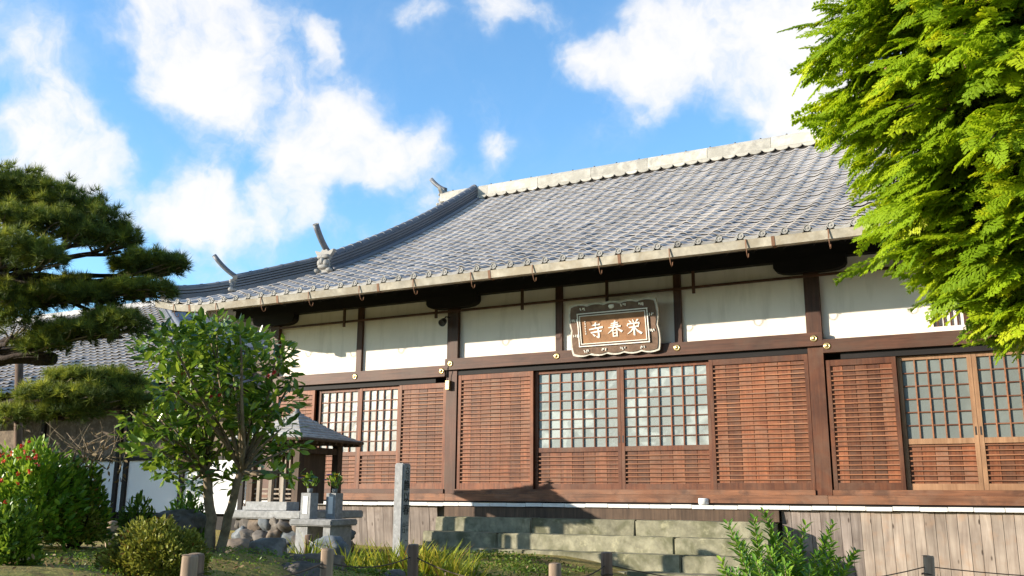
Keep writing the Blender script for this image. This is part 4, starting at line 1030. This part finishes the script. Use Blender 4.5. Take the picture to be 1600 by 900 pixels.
for (p, r_, mt, lab, _) in STK:
    g = float(gz(p[0], p[1])) - .15; h = p[2] - g
    o = thing('wooden_stake', (p[0], p[1], g), lab, 'stake', 'round stakes of the low rope fence', random.uniform(0, 3))
    m = MB(); n_ = 14; pr = [(r_ * 1.03, 0), (r_ * 1.02, h * .4), (r_, h - .012), (r_ * .9, h)]
    m.lathe(pr, n_); obj('shaft', m.mesh('s', True), mt, o, WM[o] @ Matrix.Rotation(random.uniform(-.03, .03), 4, 'X'))
    m = MB(); m.lathe([(r_ * .86, 0), (r_ * .5, .004), (.002, .005)], n_); obj('cut_top', m.mesh(), 'stake_wood', o, WM[o] @ T(0, 0, h + .0005))
    m = MB(); m.tube([(r_ * 1.06 * math.cos(t), r_ * 1.06 * math.sin(t), h * .8 + .004 * math.sin(3 * t)) for t in [2 * math.pi * i / 14 for i in range(15)]], .005, 5); obj('rope_binding', m.mesh(), 'rope_fibre', o, WM[o])
def rope(a, b, sag, lab, mat='rope_fibre', za=-.09, zb=-.09, r_=.005):
    a = Vector(STK[a][0]) + Vector((0, 0, za)) if isinstance(a, int) else Vector(a); b = Vector(STK[b][0]) + Vector((0, 0, zb)) if isinstance(b, int) else Vector(b)
    pp = [a.lerp(b, t / 14) - Vector((0, 0, sag * 4 * (t / 14) * (1 - t / 14))) for t in range(15)]
    m = MB(); m.tube(pp, r_, 6); obj('fence_rope', m.mesh('rope', True), mat, None, Matrix.Identity(4), lab, 'rope', 'ropes of the low fence')
rope(1, 2, .06, 'dark rope sagging between the weathered stake and the dark brown stake'); rope(2, 3, .10, 'dark rope sagging from the dark brown stake past the steps')
rope(3, 4, .05, 'short dark rope between the two stakes before the steps'); rope(4, 5, .16, 'long rope sagging from the steps to the right hand stake')
rope(5, (9.6, -1.9, 1.02), .08, 'rope running right from the stake before the planks'); rope(0, 1, .08, 'rope between the azalea stake and the weathered stake')
rope(6, 1, .0, 'pale thin cord tied to the bark covered stake', 'rope_pale', -.06, -.02, .004)

# ------------------------------------------------------------------ boulders in the garden
def boulder(loc, s_, seed, mat, lab, rz=0):
    obj('boulder', rock_mesh(*s_, seed, 4, .32), mat, None, T(*loc, rz), lab, 'boulder', 'garden boulders')
boulder((1.10, -6.35, 1.36), (.24, .18, .13), 21, 'boulder', 'flat topped brown boulder behind the clipped azalea')
boulder((1.62, -5.75, 1.10), (.16, .14, .13), 22, 'boulder', 'dark boulder at the foot of the camellia trunk', .6)
boulder((2.0, -5.6, .98), (.30, .2, .14), 23, 'boulder_tan', 'tan sloping boulder below the shrine stones', .3)
boulder((2.5, -6.35, .98), (.19, .14, .12), 24, 'boulder', 'low grey boulder in the moss beside the azalea stake', 1.)
boulder((.75, -7.6, 1.18), (.12, .13, .21), 25, 'boulder_blue', 'upright grey boulder beside the bright green bush', .4)
boulder((1.05, -4.2, 1.02), (.22, .17, .17), 26, 'boulder_blue', 'bluish boulder left of the stone table leg', .2)
boulder((1.75, -4.9, .86), (.16, .11, .09), 27, 'boulder_tan', 'small tan stone lying in front of the bluish boulder', .9)
boulder((2.45, -5.0, .86), (.12, .11, .08), 28, 'boulder', 'small round stone near the bark covered stake', .1)
boulder((.1, -4.55, 1.0), (.2, .16, .13), 29, 'boulder_tan', 'brown boulder in front of the left end of the stone pile', .5)
boulder((4.2, -5.0, .78), (.25, .14, .10), 30, 'boulder_tan', 'yellowish brown stone low before the steps', .2)
boulder((5.2, -4.6, .80), (.28, .14, .09), 31, 'boulder_tan', 'long brown stone low before the steps, left of the yew shrub', .1)

# ------------------------------------------------------------------ trees and shrubs
def branch(m, p0, p1, r0, r1, bend=.15, n_=7, seg=6, seed=0):
    p0, p1 = Vector(p0), Vector(p1); L_ = (p1 - p0).length; rd = random.Random(seed)
    o1 = Vector((rd.uniform(-1, 1), rd.uniform(-1, 1), rd.uniform(-.6, .6))) * L_ * bend
    pp = [p0.lerp(p1, i / n_) + o1 * math.sin(math.pi * i / n_) + Vector((rd.uniform(-1, 1), rd.uniform(-1, 1), rd.uniform(-1, 1))) * L_ * .012 for i in range(n_ + 1)]
    m.tube(pp, [r0 + (r1 - r0) * i / n_ for i in range(n_ + 1)], seg); return pp

# tall conifer at the right edge
def spray_template(rd, ln=1.0):
    V, F = [], []
    def blade(p, d, nrm, l_, w_, droop):
        side = np.cross(nrm, d); side /= np.linalg.norm(side)
        i0 = len(V); q = p + d * l_ + np.array([0, 0, -droop * l_])
        mid = p + d * l_ * .55 + np.array([0, 0, -droop * l_ * .3])
        V.extend([p - side * w_ * .25, mid - side * w_ * .5, q, mid + side * w_ * .5]); F.append((i0, i0 + 1, i0 + 2, i0 + 3))
    nrm = np.array([0, 0, 1.]); n_ = 9
    ax = lambda t: np.array([t, .04 * math.sin(3 * t), -.18 * t * t])
    for i in range(n_):
        t = .06 + .94 * i / n_; p = ax(t); tl = .46 * (1 - .72 * t) * rd.uniform(.8, 1.15) * (1.0 if t > .15 else .7)
        for sgn in (-1, 1):
            ang = rd.uniform(.75, 1.0) * sgn; d = np.array([math.cos(ang), math.sin(ang), rd.uniform(-.25, .05)]); d /= np.linalg.norm(d)
            blade(p, d, nrm, tl, .075, .25)
            for k in range(1, 4):
                q = p + d * tl * k / 4 + np.array([0, 0, -.2 * tl * (k / 4) ** 2 * .6])
                for s2 in (-1, 1):
                    a2 = ang + s2 * rd.uniform(.55, .8); e = np.array([math.cos(a2), math.sin(a2), rd.uniform(-.35, -.02)]); e /= np.linalg.norm(e)
                    blade(q, e, nrm, tl * (.46 - .09 * k) * rd.uniform(.85, 1.25), .07, .3)
    for i in range(5): blade(ax(i / 5), np.array([1, 0, -.18 * i / 5 * 2]), nrm, .24, .05, .1)
    return np.array(V), np.array(F)
SUN_U = -SUN_DIR
def conifer():
    bx, by = 8.02, -5.20
    C = thing('conifer_tree', (bx, by, float(gz(bx, by))), 'tall bright green conifer with drooping feathery sprays at the right edge', 'tree')
    m = MB(); branch(m, (bx, by, .3), (bx + .1, by + .1, 8.2), .17, .05, .01, 12, 10, 1); obj('trunk', m.mesh('t', True), 'bark_dark', C)
    def Rz(z):
        return np.interp(z, [2.35, 2.55, 2.75, 3.0, 3.3, 3.6, 3.9, 4.3, 5.2, 6.2, 7.4, 8.4], [.05, .1, .3, .62, .9, 1.1, 1.27, 1.44, 1.44, 1.25, .8, .15])
    rd = random.Random(5); tmp = [spray_template(rd) for _ in range(6)]
    P, D, Sc, Rn, U = [], [], [], [], []
    lm = MB(); to_cam = math.atan2(CAM.y - by, CAM.x - bx)
    nl = 560
    for i in range(nl):
        z = 2.82 + (8.2 - 2.82) * (rng.random() ** 1.25); az_ = rng.uniform(0, 2 * math.pi)
        if rng.random() < .45: az_ = to_cam - rng.uniform(-.6, 2.2)
        L_ = Rz(z) * rng.uniform(.62, 1.08); dr = np.array([math.cos(az_), math.sin(az_), 0])
        drop = rng.uniform(-.05, .35)
        def pt(t): return np.array([bx, by, z]) + dr * L_ * t + np.array([0, 0, .12 * math.sin(t * 2.2) * L_ - drop * t * t * L_])
        if i % 2 == 0: lm.tube([pt(t) for t in (0, .25, .5, .75, .95)], [.022, .018, .013, .009, .004], 5)
        ns = int(11 + L_ * 9)
        for k in range(ns):
            t = .2 + .82 * (k + rng.random()) / ns; p = pt(min(t, 1.02)); lat = rng.choice([-1, 1]) * rng.uniform(.15, 1.15) * (1 - .6 * max(0, t - .5))
            ca, sa = math.cos(lat), math.sin(lat); d = np.array([dr[0] * ca - dr[1] * sa, dr[0] * sa + dr[1] * ca, rng.uniform(-.85, .15)])
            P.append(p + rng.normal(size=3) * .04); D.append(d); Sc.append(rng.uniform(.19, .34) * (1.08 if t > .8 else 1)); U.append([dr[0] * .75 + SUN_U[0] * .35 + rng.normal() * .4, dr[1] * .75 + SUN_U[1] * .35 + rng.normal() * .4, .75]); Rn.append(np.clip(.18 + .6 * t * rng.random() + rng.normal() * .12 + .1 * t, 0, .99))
    P, D, Sc, U, Rn = map(np.array, (P, D, Sc, U, Rn)); Rm = frames(D, U); idx = rng.integers(0, 6, len(P))
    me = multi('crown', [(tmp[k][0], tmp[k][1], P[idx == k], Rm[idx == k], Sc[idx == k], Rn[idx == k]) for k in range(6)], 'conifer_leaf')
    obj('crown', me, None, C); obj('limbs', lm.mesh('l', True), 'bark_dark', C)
    # small brown cones
    for i in range(14):
        a = to_cam - rng.uniform(0, 1.8); z = rng.uniform(3.2, 5.0); r_ = Rz(z) * rng.uniform(.6, .9)
        obj('cone', rock_mesh(.014, .014, .018, i, 1, .2), 'rust', C, T(bx + r_ * math.cos(a), by + r_ * math.sin(a), z))
conifer()

# cloud pruned pine at the left
def pix(x, y, d):        # a point of the garden given by where it appears and how far it stands
    v = c_f + c_r * ((x - 800) / 1462.4) - c_u * ((y - 450) / 1462.4); return CAM + v * d
def needle_tuft(rd, n_=26):
    V, F = [], []
    for i in range(n_):
        u = rd.random() * 2 * math.pi; el = rd.uniform(.05, 1.5); d = np.array([math.cos(u) * math.cos(el), math.sin(u) * math.cos(el), math.sin(el)])
        s_ = np.cross(d, [rd.random() - .5, rd.random() - .5, rd.random() - .5]); s_ /= np.linalg.norm(s_); l_ = rd.uniform(.75, 1.1); i0 = len(V)
        V.extend([-s_ * .035, d * l_, s_ * .035]); F.append((i0, i0 + 1, i0 + 2))
    return np.array(V), np.array(F)
def pine():
    base = (-1.15, -9.1, float(gz(-1.15, -9.1)))
    Pn = thing('pine_tree', base, 'dark green cloud-pruned pine with layered needle pads at the left', 'tree')
    PAD = [  # x, y, half width, half height (as seen), distance
        (-70, 300, 100, 45, 7.3), (20, 303, 75, 38, 7.25), (85, 322, 70, 38, 7.2), (140, 350, 60, 36, 7.2), (190, 375, 30, 26, 7.15), (165, 372, 45, 22, 7.4),
        (10, 343, 60, 24, 6.9), (75, 350, 60, 26, 6.9), (130, 366, 38, 22, 6.9),
        (15, 392, 55, 34, 6.6), (65, 408, 42, 28, 6.6), (-50, 400, 60, 40, 6.7),
        (232, 414, 54, 20, 7.2), (205, 420, 32, 16, 7.25), (268, 416, 24, 15, 7.2),
        (225, 455, 54, 15, 7.0), (180, 460, 35, 18, 7.0), (80, 466, 62, 16, 6.9), (40, 470, 40, 18, 6.9), (140, 470, 42, 24, 6.95), (115, 448, 40, 16, 7.2),
        (20, 505, 36, 42, 6.7), (0, 470, 40, 30, 6.7), (120, 520, 62, 18, 6.85), (190, 510, 42, 26, 6.8), (70, 540, 45, 18, 6.8), (165, 500, 35, 18, 6.9),
        (120, 592, 50, 14, 6.7), (180, 600, 44, 22, 6.75), (70, 622, 52, 20, 6.6), (140, 622, 62, 22, 6.6), (30, 650, 36, 16, 6.6), (100, 645, 55, 14, 6.6), (205, 630, 26, 18, 6.7)]
    rd = random.Random(3); tmp = [needle_tuft(rd) for _ in range(5)]; P, D, S_, Rn = [], [], [], []; limb = MB(); tw = MB()
    hub = [pix(-60, 560, 7.2), pix(-40, 430, 7.2), pix(-20, 640, 6.8)]
    for (x, y, w, h, d) in PAD:
        sx, sz = w * 1.08 * d / 1462.4, h * 1.15 * d / 1462.4; c = np.array(pix(x, y + (7 if y < 400 else 3), d)); sy = sx * .8
        n_ = int(70 + 2450 * sx * sx + 1250 * sx * sz)
        v = unit(n_); v[:, 2] = np.where(rng.random(n_) < .8, np.abs(v[:, 2]), v[:, 2] * .6)
        rad = rng.random((n_, 1)) ** .28; bump_ = 1 + .22 * np.sin(v[:, :1] * 8 + x) * np.cos(v[:, 1:2] * 7 + y) + .08 * rng.normal(size=(n_, 1))
        q = v * rad * bump_ * np.array([sx, sy, sz])
        P.append(c + q); D.append(v * np.array([.7, .7, 1]) + [0, 0, .6] + rng.normal(size=(n_, 3)) * .2); S_.append(rng.uniform(.055, .085, n_))
        Rn.append(np.clip(.14 + .46 * v[:, 2] * rad[:, 0] + .26 * (v @ np.array(-SUN_DIR)) + rng.normal(size=n_) * .2 + rng.choice([0, .25], n_, p=[.97, .03]), 0, .995))  # needle colour made paler on top and sunward, shading put into the tone
        hb = min(hub, key=lambda q_: abs(q_.z - c[2])); tgt = c + np.array([0, 0, -sz * .4])
        pp = branch(limb, hb, tgt, .035, .012, .08, 8, 7, int(x * 3 + y))
        for k in range(7):
            a = rng.uniform(0, 2 * math.pi); e = c + np.array([math.cos(a) * sx * .75, math.sin(a) * sy * .75, -sz * .1 + rng.uniform(0, .3) * sz]); branch(tw, Vector(tgt) * .5 + Vector(pp[-3]) * .5, e, .009, .003, .1, 4, 5, k + int(x))
    P, D, S_, Rn = map(np.concatenate, (P, D, S_, Rn)); Rm = frames(np.cross(D, unit(len(D))), D); idx = rng.integers(0, 5, len(P))
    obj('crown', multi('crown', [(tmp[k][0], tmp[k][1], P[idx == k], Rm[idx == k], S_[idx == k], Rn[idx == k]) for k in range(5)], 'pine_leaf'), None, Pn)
    m = MB(); b = Vector(base); branch(m, b, hub[0], .15, .12, .06, 8, 12, 4); branch(m, hub[0], hub[1], .11, .06, .1, 6, 10, 5); branch(m, hub[1], pix(-70, 300, 7.4), .07, .03, .08, 6, 8, 6)
    branch(m, hub[0], pix(85, 560, 6.9), .085, .05, .05, 7, 10, 7); branch(m, b.lerp(hub[0], .6), hub[2], .07, .04, .05, 5, 8, 8)
    obj('trunk', m.mesh('t', True), 'bark_dark', Pn); obj('limbs', limb.mesh('l', True), 'bark_dark', Pn); obj('twigs', tw.mesh('w', True), 'bark_pale', Pn, kind='stuff')
pine()
m = MB(); q = pix(30, 560, 7.25); q = pix(30, 566, 8.6); q2 = pix(28, 700, 8.6); m.tube([q2 - Vector((0, 0, .7)), q2, q], .035, 10)
obj('support_prop', m.mesh('p', True), 'stake_bark', None, Matrix.Identity(4), 'dark wooden prop under the thick pine branch', 'prop')

def clump_crown(clumps, per, size, mat, tv_=LEAF_V, flat=.5, light=(0, 0, 1), base=.35, amp=.35, jit=.22):
    P, D, S_, Rn, U = [], [], [], [], []
    for (c, r_) in clumps:
        c = np.array(c); r_ = np.array(r_) if hasattr(r_, '__len__') else np.array([r_] * 3); n_ = int(per * (r_[0] * r_[1] + r_[0] * r_[2]) / .08)
        v = unit(n_); rad = rng.random((n_, 1)) ** .4; P.append(c + v * rad * r_); d = v * np.array([1, 1, .6]) + rng.normal(size=(n_, 3)) * .45 + np.array([0, 0, .1]); D.append(d)
        U.append(np.array([0, 0, 1]) + rng.normal(size=(n_, 3)) * flat); S_.append(rng.uniform(*size, n_)); Rn.append(np.clip(base + amp * (v @ np.array(light)) * rad[:, 0] + rng.normal(size=n_) * jit, 0, .96))  # leaf colour grows paler towards the light, lit side painted in
    P, D, U, S_, Rn = map(np.concatenate, (P, D, U, S_, Rn))
    return scatter('crown', tv_, LEAF_F, P, frames(D, U), S_, mat, rnd=Rn)
SL_ = tuple(-SUN_DIR)

# camellia with red flowers
def camellia():
    d0 = 7.9; base = pix(330, 860, d0); base.z = float(gz(base.x, base.y))
    Ct = thing('camellia_tree', tuple(base), 'glossy leaved camellia tree with a few red flowers in front of the hall corner', 'tree')
    CL = []
    spots = [(330, 535, 60), (280, 530, 50), (385, 540, 45), (420, 575, 45), (250, 560, 42), (310, 580, 55), (365, 590, 55), (270, 610, 50), (225, 615, 38), (430, 625, 42), (330, 640, 55), (395, 645, 45),
             (280, 665, 50), (225, 660, 36), (455, 590, 18), (440, 670, 30), (350, 690, 40), (300, 710, 38), (240, 700, 36), (390, 700, 30), (455, 700, 24), (410, 735, 26), (270, 740, 26), (370, 750, 24), (465, 745, 16), (205, 645, 24), (340, 520, 40), (440, 740, 20), (255, 725, 26), (300, 752, 24), (420, 700, 30), (205, 690, 26), (345, 735, 26)]
    for (x, y, r_) in spots:
        d = d0 + rng.uniform(-.35, .35); CL.append((tuple(pix(x, y, d)), np.array([r_, r_ * 1.05, r_ * .66]) * d / 1462.4))
        if r_ > 40: d = d0 + rng.uniform(-.6, .6); CL.append((tuple(pix(x + rng.uniform(-25, 25), y + rng.uniform(-20, 20), d)), np.array([r_, r_, r_ * .8]) * .6 * d / 1462.4))
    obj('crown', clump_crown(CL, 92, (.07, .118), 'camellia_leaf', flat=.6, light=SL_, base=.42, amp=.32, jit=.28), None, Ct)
    m = MB(); f1 = pix(322, 735, d0); f2 = pix(378, 735, d0 - .1)
    branch(m, base + Vector((-.03, 0, -.1)), f1, .05, .036, .03, 8, 10, 2); branch(m, base + Vector((.05, .03, -.1)), f2, .045, .03, .04, 8, 10, 3)
    obj('trunk', m.mesh('t', True), 'bark_pale', Ct)
    m = MB()
    for i, (c, r_) in enumerate(CL):
        src = f1 if c[0] < .5 * (f1.x + f2.x) else f2; branch(m, src, Vector(c), .02, .006, .1, 6, 6, i + 10)
    obj('limbs', m.mesh('l', True), 'bark_pale', Ct)
    for i, (x, y) in enumerate(((282, 614), (332, 621), (345, 618), (276, 640), (280, 634), (430, 583), (420, 588), (288, 585))):
        q = np.array(pix(x, y, d0 - .42)); nn = 9; dd = unit(nn) * .6 + np.array([0, -.6, .2])
        obj('flower', scatter('fw', [(a, b * 1.7, c_) for a, b, c_ in LEAF_V], LEAF_F, np.repeat(q[None], nn, 0), frames(dd, unit(nn)), np.full(nn, .028), 'red_petal'), None, Ct)
camellia()

def shrub(name, lab, cat, x, y, d, w, h, mat, size, n_, base=.35, tv_=LEAF_V, depth=None, stems=True, sq=1.0, group=None, lightamp=.3):
    """a dome of leaves; x, y the middle of its foot as seen, w and h its size in metres"""
    c = pix(x, y, d); g = float(gz(c.x, c.y)); c.z = min(c.z, g + .05)
    o = thing(name, (c.x, c.y, c.z), lab, cat, group)
    v = unit(n_); v[:, 2] = np.abs(v[:, 2]); rad = rng.random((n_, 1)) ** .22
    bump_ = 1 + .10 * np.sin(v[:, :1] * 8 + x) * np.cos(v[:, 1:2] * 9 + y) + .07 * np.sin(v[:, 2:] * 13 + v[:, :1] * 11)
    v = np.sign(v) * np.abs(v) ** sq; sh = np.array([w / 2, (depth or w * .8) / 2, h]); P = np.array(c) + v * rad * bump_ * sh
    D = v * np.array([1, 1, .8]) + rng.normal(size=(n_, 3)) * .5 + [0, 0, .35]
    Rn = np.clip(base + lightamp * (v @ np.array(SL_)) * rad[:, 0] + rng.normal(size=n_) * .2, 0, .99)  # sunward leaves get a paler colour, painting in the lit side
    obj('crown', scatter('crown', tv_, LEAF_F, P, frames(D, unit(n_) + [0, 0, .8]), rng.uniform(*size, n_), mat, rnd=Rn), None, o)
    m = MB()
    for k in range(9):
        a = rng.uniform(0, 6.28); e = np.array(c) + np.array([math.cos(a) * w * .36, math.sin(a) * w * .3, h * rng.uniform(.5, .85)]); branch(m, c - Vector((0, 0, .1)), e, .014, .004, .08, 5, 5, k)
    obj('stems', m.mesh('s', True), 'bark_dark', o); return o, c
shrub('azalea_bush', 'clipped rounded azalea bush with olive green leaves in the left foreground', 'bush', 238, 905, 6.4, .80, .38, 'azalea_leaf', (.026, .042), 8000, .5)
shrub('green_bush', 'bright green leafy bush at the bottom left corner', 'bush', 5, 895, 6.2, .46, .42, 'bright_leaf', (.035, .06), 3000, .45)
o, c = shrub('berry_bush', 'large dark evergreen bush with red berries at the left edge', 'bush', 30, 850, 7.6, 1.1, .76, 'yew_leaf', (.045, .085), 5200, .45, sq=.9)
for i in range(22):
    x, y = rng.uniform(-5, 60), rng.uniform(690, 790)
    if i < 10: x, y = [(35, 697), (38, 706), (5, 709), (14, 712), (6, 722), (30, 715), (44, 716), (59, 712), (28, 740), (46, 738)][i]
    q = pix(x, y, 6.9 + rng.uniform(-.06, .06)); nn = 7; obj('berry_cluster', scatter('bc', [(a, b * 1.9, c_ * 3) for a, b, c_ in LEAF_V], LEAF_F, np.array(q)[None] + unit(nn) * .008, frames(unit(nn), unit(nn)), rng.uniform(.012, .024, nn), 'berry'), None, o)
shrub('evergreen_bush', 'dense dark green bush behind the red berry bush', 'bush', 120, 800, 7.9, .55, .62, 'yew_leaf', (.05, .08), 1900, .35)
shrub('moss_bush', 'olive green mounded bush below the berry bush', 'bush', 112, 820, 7.75, .56, .42, 'azalea_leaf', (.03, .05), 2600, .30)
shrub('leafy_plant', 'yellow green leafy plant behind the flat topped boulder', 'plant', 215, 830, 7.9, .34, .36, 'bright_leaf', (.06, .10), 420, .62, NARROW_V)
shrub('leafy_plant', 'dark green leafy plant left of the camellia trunk', 'plant', 290, 815, 8.2, .42, .42, 'yew_leaf', (.06, .1), 700, .4, NARROW_V)
# upright yew shrub in front of the steps: twigs with rows of leaves
def yew():
    c0 = pix(1235, 960, 6.5); g = float(gz(c0.x, c0.y)); o = thing('yew_shrub', (c0.x, c0.y, g), 'bright green shrub of upright leafy twigs in front of the steps', 'shrub')
    tips = [(1138, 820, -.1), (1178, 812, 0), (1192, 800, .1), (1210, 835, .1), (1232, 832, -.1), (1258, 822, 0), (1288, 838, .1), (1300, 818, 0), (1298, 850, -.1), (1338, 862, 0), (1128, 876, 0), (1160, 850, .2), (1200, 860, -.25), (1245, 862, -.25), (1275, 868, -.2), (1220, 850, .3), (1150, 895, -.2), (1320, 892, -.1), (1180, 880, -.3), (1265, 890, -.35), (1225, 885, -.35), (1310, 872, .2), (1185, 838, .15), (1170, 905, -.3), (1200, 900, .2), (1250, 905, .1), (1285, 900, -.2), (1235, 870, .2), (1215, 905, -.4)]
    m = MB(); P, D, U, S_, Rn = [], [], [], [], []
    for i, (x, y, dd) in enumerate(tips):
        t_ = pix(x, y, 6.5 + dd); b = Vector((c0.x + (t_.x - c0.x) * .25, c0.y + (t_.y - c0.y) * .25, g))
        pp = branch(m, b, t_, .009, .003, .06, 8, 5, i + 50); ax_ = (t_ - b).normalized()
        for k in range(74):
            t = .28 + .72 * k / 74 + rng.uniform(0, .01); s_ = t * 8; j = min(int(s_), 7); p = pp[j].lerp(pp[j + 1], s_ - j); a = k * 2.4 + rng.uniform(-.3, .3)
            e1 = ax_.cross(Vector((.3, .9, .1))).normalized(); e2 = ax_.cross(e1); dv = (e1 * math.cos(a) + e2 * math.sin(a)) * .9 + ax_ * .75
            P.append(p); D.append(dv); U.append(ax_); S_.append(rng.uniform(.075, .115) * (1 - .35 * max(0, t - .75) / .25)); Rn.append(np.clip(.15 + .6 * t * rng.random() + rng.normal() * .14, 0, .97))
    obj('leaves', scatter('lv', [(a, b * .8, c_) for a, b, c_ in LEAF_V], LEAF_F, np.array(P), frames(np.array(D), np.array(U)), np.array(S_), 'yew_leaf', rnd=np.array(Rn)), None, o); obj('stems', m.mesh('s', True), 'bark_pale', o)
yew()
# unseen evergreen added out to the left to shade the wing's wall
CLT = [((-16.4 + rng.uniform(-1.7, 1.7), -1.2 + rng.uniform(-1.5, 1.5), rng.uniform(1.6, 5.4)), rng.uniform(.6, 1.0)) for _ in range(26)]
for k in range(60):      # unseen trees added behind and beside the viewpoint to cut low skylight
    a = k / 59; x_ = 1.5 + 40 * a; y_ = -27 + 26 * max(0, a - .45) + rng.uniform(-1.5, 1.5); CLT.append(((x_, y_, rng.uniform(1.5, 3.2)), (1.9, 1.9, 2.0))); CLT.append(((x_ + rng.uniform(-1, 1), y_, rng.uniform(4.5, 8.0)), (1.9, 1.9, 2.4)))
for k in range(40):
    a = k / 39; CLT.append(((-42 + 48 * a, -22 - 16 * a + rng.uniform(-2, 2), rng.uniform(1.5, 5.5)), (2.2, 2.2, 2.4)))
me = clump_crown(CLT, 5, (.35, .6), 'light_block_leaf')
obj('light_block_trees', me, None, None, None, 'unseen evergreen mass added to cut low skylight and shade the wing', 'wood', None, 'stuff')
# dry twigs between the pine and the berry bush
o = thing('dry_twigs', tuple(pix(130, 720, 8.0)), 'bare grey twigs above the berry bush', 'twigs'); m = MB()
for i in range(26):
    a = pix(rng.uniform(60, 190), rng.uniform(715, 740), 8.0 + rng.uniform(-.2, .2)); b = pix(rng.uniform(70, 210), rng.uniform(655, 700), 8.0 + rng.uniform(-.2, .2)); branch(m, a, b, .006, .002, .1, 5, 5, i)
obj('stems', m.mesh('t', True), 'bark_pale', o)
n_ = 60; P = np.array([pix(rng.uniform(120, 205), rng.uniform(670, 760), 7.9 + rng.uniform(-.2, .2)) for _ in range(n_)]); obj('leaves', scatter('dl', LEAF_V, LEAF_F, P, frames(unit(n_) + [0, 0, -.6], unit(n_)), rng.uniform(.03, .055, n_), 'dry_leaf'), None, o)

# ------------------------------------------------------------------ grasses and ground cover
def blade_t():
    V, F = [], []
    for i in range(5):
        t = i / 4; w = .5 * (1 - t ** 2) + .02; V += [(t * .95, -w * .06, -.28 * t ** 2.2), (t * .95, w * .06, -.28 * t ** 2.2)]
    for i in range(4): F.append((2 * i, 2 * i + 1, 2 * i + 3, 2 * i + 2))
    return V, F
BV, BF = blade_t()
def tufts(name, lab, spots, mat, ln):
    P, D, S_, Rn = [], [], [], []
    for (x, y, d, n_, r_) in spots:
        c = pix(x, y, d); g = float(gz(c.x, c.y))
        for k in range(n_):
            a = rng.uniform(0, 6.28); q = rng.random() ** .5 * r_; P.append((c.x + q * math.cos(a), c.y + q * math.sin(a), g - .02)); D.append((math.cos(a) * rng.uniform(.1, .6), math.sin(a) * rng.uniform(.1, .6), 1)); S_.append(rng.uniform(*ln)); Rn.append(np.clip(rng.beta(2, 2), 0, .99))
    P, D, S_, Rn = map(np.array, (P, D, S_, Rn)); side = np.cross(D, np.tile([0, 0, 1.], (len(D), 1))); up = np.cross(side, D)
    obj(name, scatter(name, BV, BF, P, frames(D, np.cross(D, side) * -1 + unit(len(D)) * .2), S_, mat, rnd=Rn), None, None, None, lab, 'grass', None, 'stuff')
tufts('grass', 'tufts of yellow green strap leaved grass along the low rope fence', [(480, 905, 8.6, 45, .08), (570, 905, 9.0, 20, .15), (610, 905, 9.2, 60, .2), (660, 915, 9.0, 60, .18), (700, 925, 8.8, 50, .16), (735, 935, 8.8, 24, .12), (540, 905, 9.0, 30, .15), (640, 905, 9.4, 50, .16), (685, 900, 9.2, 50, .15), (900, 945, 8.6, 30, .3), (1020, 945, 8.4, 30, .3), (1080, 940, 8.2, 25, .2)], 'grass_blade', (.22, .42))
def cover(name, lab, n_, xr, yr, mat, size, cond=lambda x, y: True):
    x = rng.uniform(*xr, n_); y = rng.uniform(*yr, n_); k = np.array([cond(a, b) for a, b in zip(x, y)]) & (np.sin(x * 5.1) * np.cos(y * 4.3) + rng.normal(size=n_) * .5 > -.35); x, y = x[k], y[k]; z = gz(x, y) + rng.uniform(0, .05, len(x)); n_ = len(x)
    obj(name, scatter(name, LEAF_V, LEAF_F, np.stack([x, y, z], 1), frames(unit(n_) * [1, 1, .4] + [0, 0, .35], unit(n_) + [0, 0, 1]), rng.uniform(*size, n_), mat), None, None, None, lab, 'ground cover', None, 'stuff')
cover('ground_cover', 'low green ground cover between the stakes and the hall', 12000, (.4, 3.1), (-5.2, -1.9), 'ground_leaf', (.02, .05))
cover('moss_cover', 'bright low moss and leaves around the garden boulders', 11000, (1.0, 3.7), (-8.2, -4.6), 'bright_leaf', (.012, .03))
cover('fallen_leaves', 'fallen brown leaves on the mossy ground', 2600, (-2.5, 4), (-9.5, -3), 'dry_leaf', (.02, .05))
